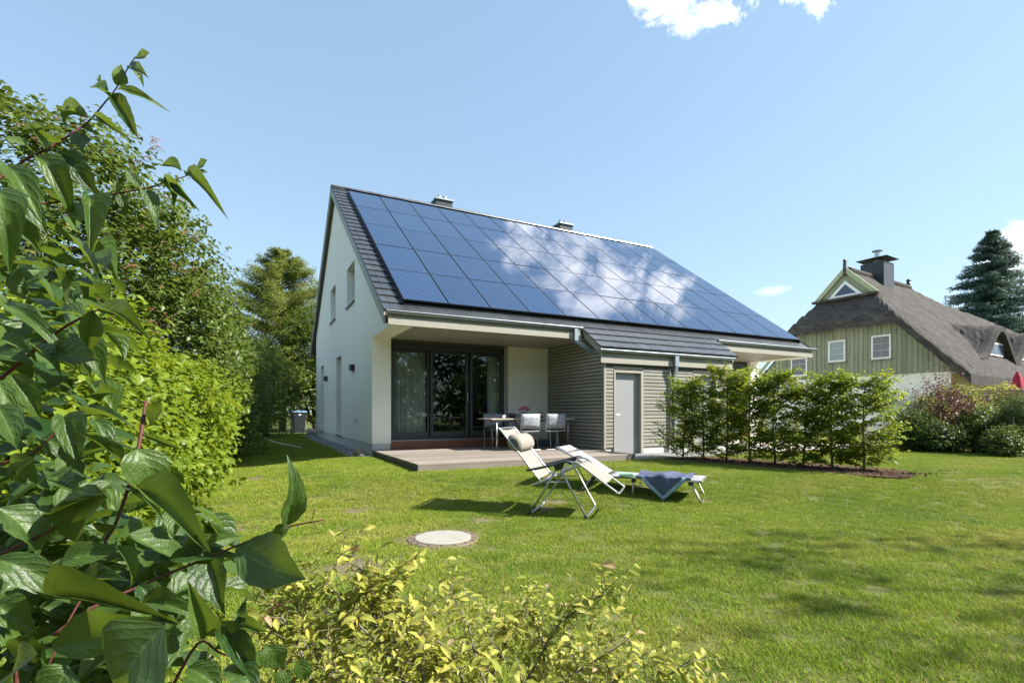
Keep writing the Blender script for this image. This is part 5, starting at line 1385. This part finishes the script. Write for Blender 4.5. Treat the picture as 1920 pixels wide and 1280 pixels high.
# ------------------------------------------------------------------ hornbeam row
HBM = [(1.68, 'hornbeam at the left end of the row, against the downpipe'), (1.64, 'slim hornbeam second from the downpipe'), (1.90, 'tallest hornbeam in the row, in front of the dark glass door'),
       (1.66, 'sparse yellowish hornbeam just right of the tallest one'), (1.74, 'dense hornbeam in the middle of the row with a pale bare stem'), (1.56, 'hornbeam just right of the one with the pale stem'),
       (1.66, 'hornbeam second from the right end of the row'), (1.58, 'hornbeam at the right end of the row, beside the open mulch')]
HBM = [(5.88 + .94 * i / 7, -3.72 - 3.18 * i / 7, h_, l_) for i, (h_, l_) in enumerate(HBM)]
hdir = unit(np.array([.74, -3.65, 0]))
for i, (x, y, H, lab) in enumerate(HBM):
    rg = np.random.default_rng(80 + i)
    b0 = np.array(gp(x, y)); root = empty('hornbeam_tree', b0, 0, lab, 'tree', 'row of young hornbeams in the mulch bed')
    top_ = np.array([rg.normal(0, .05), rg.normal(0, .05), H])
    MB().tube([(0, 0, -.05), top_ * .35 + rg.normal(0, .015, 3), top_ * .7 + rg.normal(0, .02, 3), top_], [.022, .017, .010, .004], 7).build('trunk', BARK_GREY, root, smooth=True)
    br = MB(); PP, DD = [], []
    nb = (68, 48, 80, 40, 76, 56, 70, 60)[i]
    for k in range(nb):
        f = .02 + .95 * (k + rg.random()) / nb
        a = rg.uniform(0, 6.283); d = np.array([math.cos(a), math.sin(a), 0]); d = unit(d + hdir * .5 * np.sign(d @ hdir))
        ln_ = .50 * (1 - .45 * f ** 3) * rg.uniform(.5, 1.2)
        s_ = np.linspace(.15, 1, 6)
        pts = top_ * f + d * (s_ * ln_)[:, None] + np.array([0, 0, 1]) * (ln_ * (.35 * s_ + .1 * s_ ** 2))[:, None] + rg.normal(0, .012, (6, 3))
        br.tube([top_ * f, *pts], [.007, .006, .005, .004, .003, .002, .001], 4, cap=False)
        tan = unit(np.gradient(pts, axis=0)); sd = np.cross(tan, UP)
        for sg in (-1, 1):
            PP.append(pts + b0); DD.append(tan * .7 + sd * sg * .9 + rg.normal(0, .2, pts.shape))
    tp = np.array([top_ * f for f in np.linspace(.8, 1.0, 6)]); PP.append(tp + b0); DD.append(np.tile([0, 0, 1.0], (6, 1)) + rg.normal(0, .5, (6, 3)))
    arrs = spray(np.concatenate(PP), np.concatenate(DD), 6, .18, .062, .038, rg, .25, .6)
    br.build('branches', BARK, root)
    o_ = link('crown', leaf_mesh('crown', arrs[0] - b0, *arrs[1:], T_LO, LM['hornbeam'], i), root); tag(o_, kind='stuff')
# mulch bed under the hornbeams
t = NT('bark_mulch'); n = t.noise(t.pos(), 45, 4, .7)
t.bsdf(t.mix(n, (.045, .028, .02), (.17, .11, .075)), .95, 0, .1); t.bump(n, 1, .03); M['mulch'] = t.m
ml = [(5.3, -3.66), (5.2, -4.1), (5.5, -5.2), (5.8, -6.3), (5.95, -7.1), (6.1, -7.6), (6.45, -7.75), (6.95, -7.6), (7.4, -7.2), (7.35, -6.4), (7.0, -5.2), (6.7, -4.2), (6.6, -3.66)]
mbed = MB().prism(ml, -.1, .022, 'z').build('mulch_bed', M['mulch']); tag(mbed, 'dark bark mulch bed under the hornbeam row', kind='structure')
g = np.random.default_rng(17); n = 1900
tt = g.random(n); cxm = 5.75 + tt * .95 + g.normal(0, .30, n); cym = -3.75 - tt * 4.0 + g.normal(0, .08, n)
P = np.stack([cxm, cym, np.full(n, .026) + g.random(n) * .02], -1)
A = unit(np.stack([g.normal(0, 1, n), g.normal(0, 1, n), g.normal(0, .25, n)], -1)); N = UP + g.normal(0, .35, (n, 3))
ch = link('bark_chips', leaf_mesh('bark_chips', P, A, N, g.uniform(.03, .07, n), g.uniform(.012, .03, n), T_LO, M['mulch'])); tag(ch, 'loose bark chips on the hornbeam bed', 'mulch', kind='stuff')

# ------------------------------------------------------------------ planting at the right, beyond the lawn
def sh(name, lab, u, D, vtop, wpx, mat, L, W, seed, n=500, T=T_LO, nl=7, tl=.28, droop=.25, cat_='shrub', base_f=.45, **k):
    c = at(u, HORIZ, D); H = 1 + (HORIZ - vtop) * D / FPX; r = wpx * D / FPX / 2
    b = gp(c[0], c[1])
    return shrub(name, lab, cat_, b, [((c[0], c[1], H * (base_f + .08)), (r, r, H * (1 - base_f - .08)), n), ((c[0], c[1], H * .35), (r * .85, r * .85, H * .38), n // 2)], mat, L, W, nl, tl, T, seed, droop, **k)
sh('silver_shrub', 'pale silvery shrub right of the hornbeam row', 1700, 13.9, 742, 60, LM['silver'], .06, .015, 101, 420)
sh('green_shrub', 'low green shrub under the silvery shrub', 1712, 13.2, 775, 70, LM['mid'], .07, .04, 102, 420)
sh('smoke_bush', 'purple-leaved shrub in front of the white wall', 1778, 13.3, 706, 110, LM['purple'], .060, .040, 103, 420, lump=.62, tl=.55, shell=.4)
sh('green_shrub', 'green shrub at the foot of the purple bush', 1752, 12.8, 800, 80, LM['dark'], .07, .04, 104, 420)
sh('yellow_shrub', 'yellow green shrub behind the purple bush', 1790, 15.0, 722, 90, LM['hornbeam'], .08, .05, 105, 420)
sh('green_shrub', 'green bush right of the purple bush', 1838, 12.9, 770, 80, LM['mid'], .07, .04, 106, 520)
sh('conifer_shrub', 'dark green conifer bush at the right edge of the view', 1915, 12.0, 745, 70, LM['dark'], .09, .014, 107, 800, T=T_NARROW, nl=9)
sh('climbing_plant', 'yellow leafed climber on the woven fence top', 1880, 15.6, 722, 110, LM['yellow'], .09, .07, 108, 260)
sh('low_shrub', 'small reddish shrub beside the black fence post', 1885, 11.5, 812, 50, LM['tall'], .06, .03, 109, 260)
sh('green_shrub', 'leafy bush between hornbeam row and purple bush', 1735, 14.6, 745, 60, LM['hornbeam'], .07, .045, 110, 380)
sh('green_shrub', 'bush at the lawn edge under the woven fence', 1868, 12.6, 800, 70, LM['dark'], .06, .035, 111, 400)
sh('green_shrub', 'tall green shrub beyond the right edge of the woven fence', 1960, 13.5, 735, 90, LM['mid'], .07, .04, 112, 500)
c = at(1897, HORIZ, 11.6); pst = MB().box(-.03, .03, -.03, .03, -.1, .88).box(-.035, .035, -.035, .035, .88, .90).build('fence_post', M['black'], None, loc=gp(c[0], c[1])); tag(pst, 'short black fence post at the right lawn edge', 'post')
M['wicker'] = wood('wicker', (.24, .17, .11), (.48, .36, .26), 'y', .8, 20)
a, b = at(1815, HORIZ, 15.9), at(1960, HORIZ, 14.6)
wf = empty('woven_fence', (a[0], a[1], 0), math.atan2(b[1] - a[1], b[0] - a[0]), 'brown woven willow fence below the neighbour eave', 'fence'); ln_ = np.linalg.norm(b - a)
for k in range(8): MB().tube([(k * ln_ / 7, 0, 0), (k * ln_ / 7, 0, 1.72)], .02, 6).build('stake', M['wicker'], wf)
for k in range(26):
    MB().tube([(x, .025 * math.sin(x * 7 * math.pi / ln_ + (k % 2) * math.pi), .12 + k * .061 + .008 * math.sin(x * 3 + k)) for x in np.linspace(-.05, ln_ + .05, 30)], .026, 5).build('woven_rod', M['wicker'], wf)
c = at(1908, HORIZ, 17.5); M['red'] = plain('red_parasol_cloth', (.36, .015, .05), .8)
ps = empty('closed_parasol', (c[0], c[1], 0), 0, 'closed red parasol beside the neighbour house', 'parasol')
MB().tube([(0, 0, 0), (0, 0, 2.45)], .025, 8).build('pole', M['steel'], ps)
nn = 12; V_ = []
for z, r in ((1.45, .27), (1.6, .25), (1.9, .17), (2.2, .12), (2.42, .02)):
    for j in range(nn): V_.append(((r if j % 2 else r * .7) * math.cos(j * 2 * math.pi / nn), (r if j % 2 else r * .7) * math.sin(j * 2 * math.pi / nn), z))
MB().add(V_, [(i * nn + j, i * nn + (j + 1) % nn, (i + 1) * nn + (j + 1) % nn, (i + 1) * nn + j) for i in range(4) for j in range(nn)]).build('canopy', M['red'], ps, smooth=True)

# ------------------------------------------------------------------ grass blades on the lawn
t = NT('grass_blade'); p = t.pos(); r_ = t.new('ShaderNodeAttribute', attribute_name='rnd').outputs['Fac']
n1 = t.noise(p, 1.1, 5, .6); n2 = t.noise(p, 5, 4)
pst_ = t.noise(t.scale(p, (.35, 1.2, 1)), 1.0, 4, .6)
f = t.math('MULTIPLY_ADD', r_, .4, t.math('MULTIPLY_ADD', n1, .5, t.math('MULTIPLY', n2, .3)))
cc = t.mix(t.ramp(f, .32, .78), (.105, .215, .014), (.29, .37, .034))
n3 = t.noise(p, .8, 4, .65, .5)
cc = t.mix(t.math('MULTIPLY', t.ramp(n3, .50, .64), .5), cc, (.085, .20, .020))
cc = t.mix(t.math('MULTIPLY', t.ramp(pst_, .48, .68), .45), cc, (.46, .42, .10))
cc = t.mix(t.ramp(t.math('FRACT', t.math('MULTIPLY', r_, 9.7)), .84, .86), cc, (.34, .28, .12))
t.bsdf(cc, .6, 0, .12)
tr = t.new('ShaderNodeBsdfTranslucent'); t.l.new(cc, tr.inputs['Color']); mx = t.new('ShaderNodeMixShader'); mx.inputs[0].default_value = .32
t.l.new(t.b.outputs[0], mx.inputs[1]); t.l.new(tr.outputs[0], mx.inputs[2]); t.l.new(mx.outputs[0], t.out.inputs['Surface']); M['blade'] = t.m
gcol = bpy.data.collections.new('grass_patches')
for k in range(6):
    g = np.random.default_rng(200 + k); n = 190; S = .17
    b = np.stack([g.uniform(-S / 2, S / 2, n), g.uniform(-S / 2, S / 2, n), np.full(n, -.004)], -1)
    a = g.uniform(0, 6.283, n); h = g.uniform(.012, .032, n); w_ = g.uniform(.0010, .0022, n); lean = g.uniform(.2, 1.3, n) * h; la = a + g.normal(0, .6, n)
    d = np.stack([np.cos(a), np.sin(a), 0 * a], -1); pd = np.stack([-np.sin(la), np.cos(la), 0 * a], -1)
    V = np.stack([b - d * w_[:, None], b + d * w_[:, None], b + d * w_[:, None] * .8 + pd * lean[:, None] * .35 + UP * h[:, None] * .6, b - d * w_[:, None] * .8 + pd * lean[:, None] * .35 + UP * h[:, None] * .6, b + pd * lean[:, None] + UP * h[:, None]], 1)
    F = np.array([(0, 1, 2), (0, 2, 3), (3, 2, 4)])[None] + (np.arange(n) * 5)[:, None, None]
    ob = bpy.data.objects.new('grass_patch', np_mesh('grass_patch', V.reshape(-1, 3), F.reshape(-1, 3), M['blade'], np.repeat(g.random(n), 5)))
    gcol.objects.link(ob)
g = np.random.default_rng(300)
def scatter(x0, x1, y0, y1, dens):
    n = int((x1 - x0) * (y1 - y0) * dens); return np.stack([g.uniform(x0, x1, n), g.uniform(y0, y1, n)], -1)
Q = np.concatenate([scatter(-3.6, 6.6, -11.2, -3.6, 120), scatter(-3.4, 0, -3.6, 4, 90), scatter(-3.2, -.2, 4, 14, 45), scatter(6.4, 16, -10, -3.4, 60), scatter(6.4, 14, -12.5, -10, 50), scatter(0, 6.6, -12.6, -11.2, 60), scatter(9, 16, -3.9, 2, 15)])
sc = g.uniform(.8, 1.25, len(Q))
dep = (Q[:, 0] - CAM[0]) * FW[0] + (Q[:, 1] - CAM[1]) * FW[1]
sc *= 1 + .5 * np.clip((dep - 6) / 8, 0, 1)
keep = ~((Q[:, 0] > -.02) & (Q[:, 0] < 4.69) & (Q[:, 1] > -3.60)) & ~((Q[:, 0] > -.55) & (Q[:, 0] < 4.7) & (Q[:, 1] > -.22)) & ~((Q[:, 0] > 4.6) & (Q[:, 0] < 8.9) & (Q[:, 1] > -3.64))
keep &= ~((Q[:, 0] > 8.9) & (Q[:, 0] < 13.25) & (Q[:, 1] > -3.82))
keep &= (np.hypot(Q[:, 0] - mhx, Q[:, 1] - mhy) > .36)
def inpoly(Q, poly):
    c = np.zeros(len(Q), bool); j = len(poly) - 1
    for i in range(len(poly)):
        xi, yi = poly[i]; xj, yj = poly[j]
        c ^= ((yi > Q[:, 1]) != (yj > Q[:, 1])) & (Q[:, 0] < (xj - xi) * (Q[:, 1] - yi) / (yj - yi + 1e-12) + xi); j = i
    return c
keep &= ~inpoly(Q, ml)
for bx, by, ra, rb in BARE:
    dd = np.hypot((Q[:, 0] - bx), (Q[:, 1] - by)) / ((ra + rb) * .5)
    keep &= ~((dd < 1.15) & (g.random(len(Q)) < np.clip(1.25 - dd, 0, .93)))
# lawn ends at the planting on the right
keep &= ~((Q[:, 0] - 13.83) * (-2.64) - (Q[:, 1] + 4.24) * (-1.19) < 0) | (Q[:, 0] < 10)
Q, sc = Q[keep], sc[keep]
V = np.stack([Q[:, 0], Q[:, 1], gz(Q[:, 0], Q[:, 1])], -1)
gm = bpy.data.meshes.new('lawn_grass'); gm.vertices.add(len(V)); gm.vertices.foreach_set('co', V.astype(np.float32).ravel())
aa = gm.attributes.new('sc', 'FLOAT', 'POINT'); aa.data.foreach_set('value', sc.astype(np.float32))
aa = gm.attributes.new('rz', 'FLOAT', 'POINT'); aa.data.foreach_set('value', g.uniform(0, 6.283, len(V)).astype(np.float32))
go = link('lawn_grass', gm); tag(go, 'short mown grass blades of the lawn', 'grass', kind='stuff')
ng = bpy.data.node_groups.new('grass_scatter', 'GeometryNodeTree')
ng.interface.new_socket('Geometry', in_out='INPUT', socket_type='NodeSocketGeometry'); ng.interface.new_socket('Geometry', in_out='OUTPUT', socket_type='NodeSocketGeometry')
gi = ng.nodes.new('NodeGroupInput'); gout = ng.nodes.new('NodeGroupOutput')
ci = ng.nodes.new('GeometryNodeCollectionInfo'); ci.inputs['Collection'].default_value = gcol; ci.inputs['Separate Children'].default_value = True; ci.inputs['Reset Children'].default_value = True
ip = ng.nodes.new('GeometryNodeInstanceOnPoints'); ip.inputs['Pick Instance'].default_value = True
na = ng.nodes.new('GeometryNodeInputNamedAttribute'); na.data_type = 'FLOAT'; na.inputs['Name'].default_value = 'sc'
nr = ng.nodes.new('GeometryNodeInputNamedAttribute'); nr.data_type = 'FLOAT'; nr.inputs['Name'].default_value = 'rz'
cx = ng.nodes.new('ShaderNodeCombineXYZ')
ng.links.new(gi.outputs[0], ip.inputs['Points']); ng.links.new(ci.outputs[0], ip.inputs['Instance']); ng.links.new(nr.outputs['Attribute'], cx.inputs['Z']); ng.links.new(cx.outputs[0], ip.inputs['Rotation'])
ng.links.new(na.outputs['Attribute'], ip.inputs['Scale']); ng.links.new(ip.outputs[0], gout.inputs[0])
md = go.modifiers.new('grass', 'NODES'); md.node_group = ng
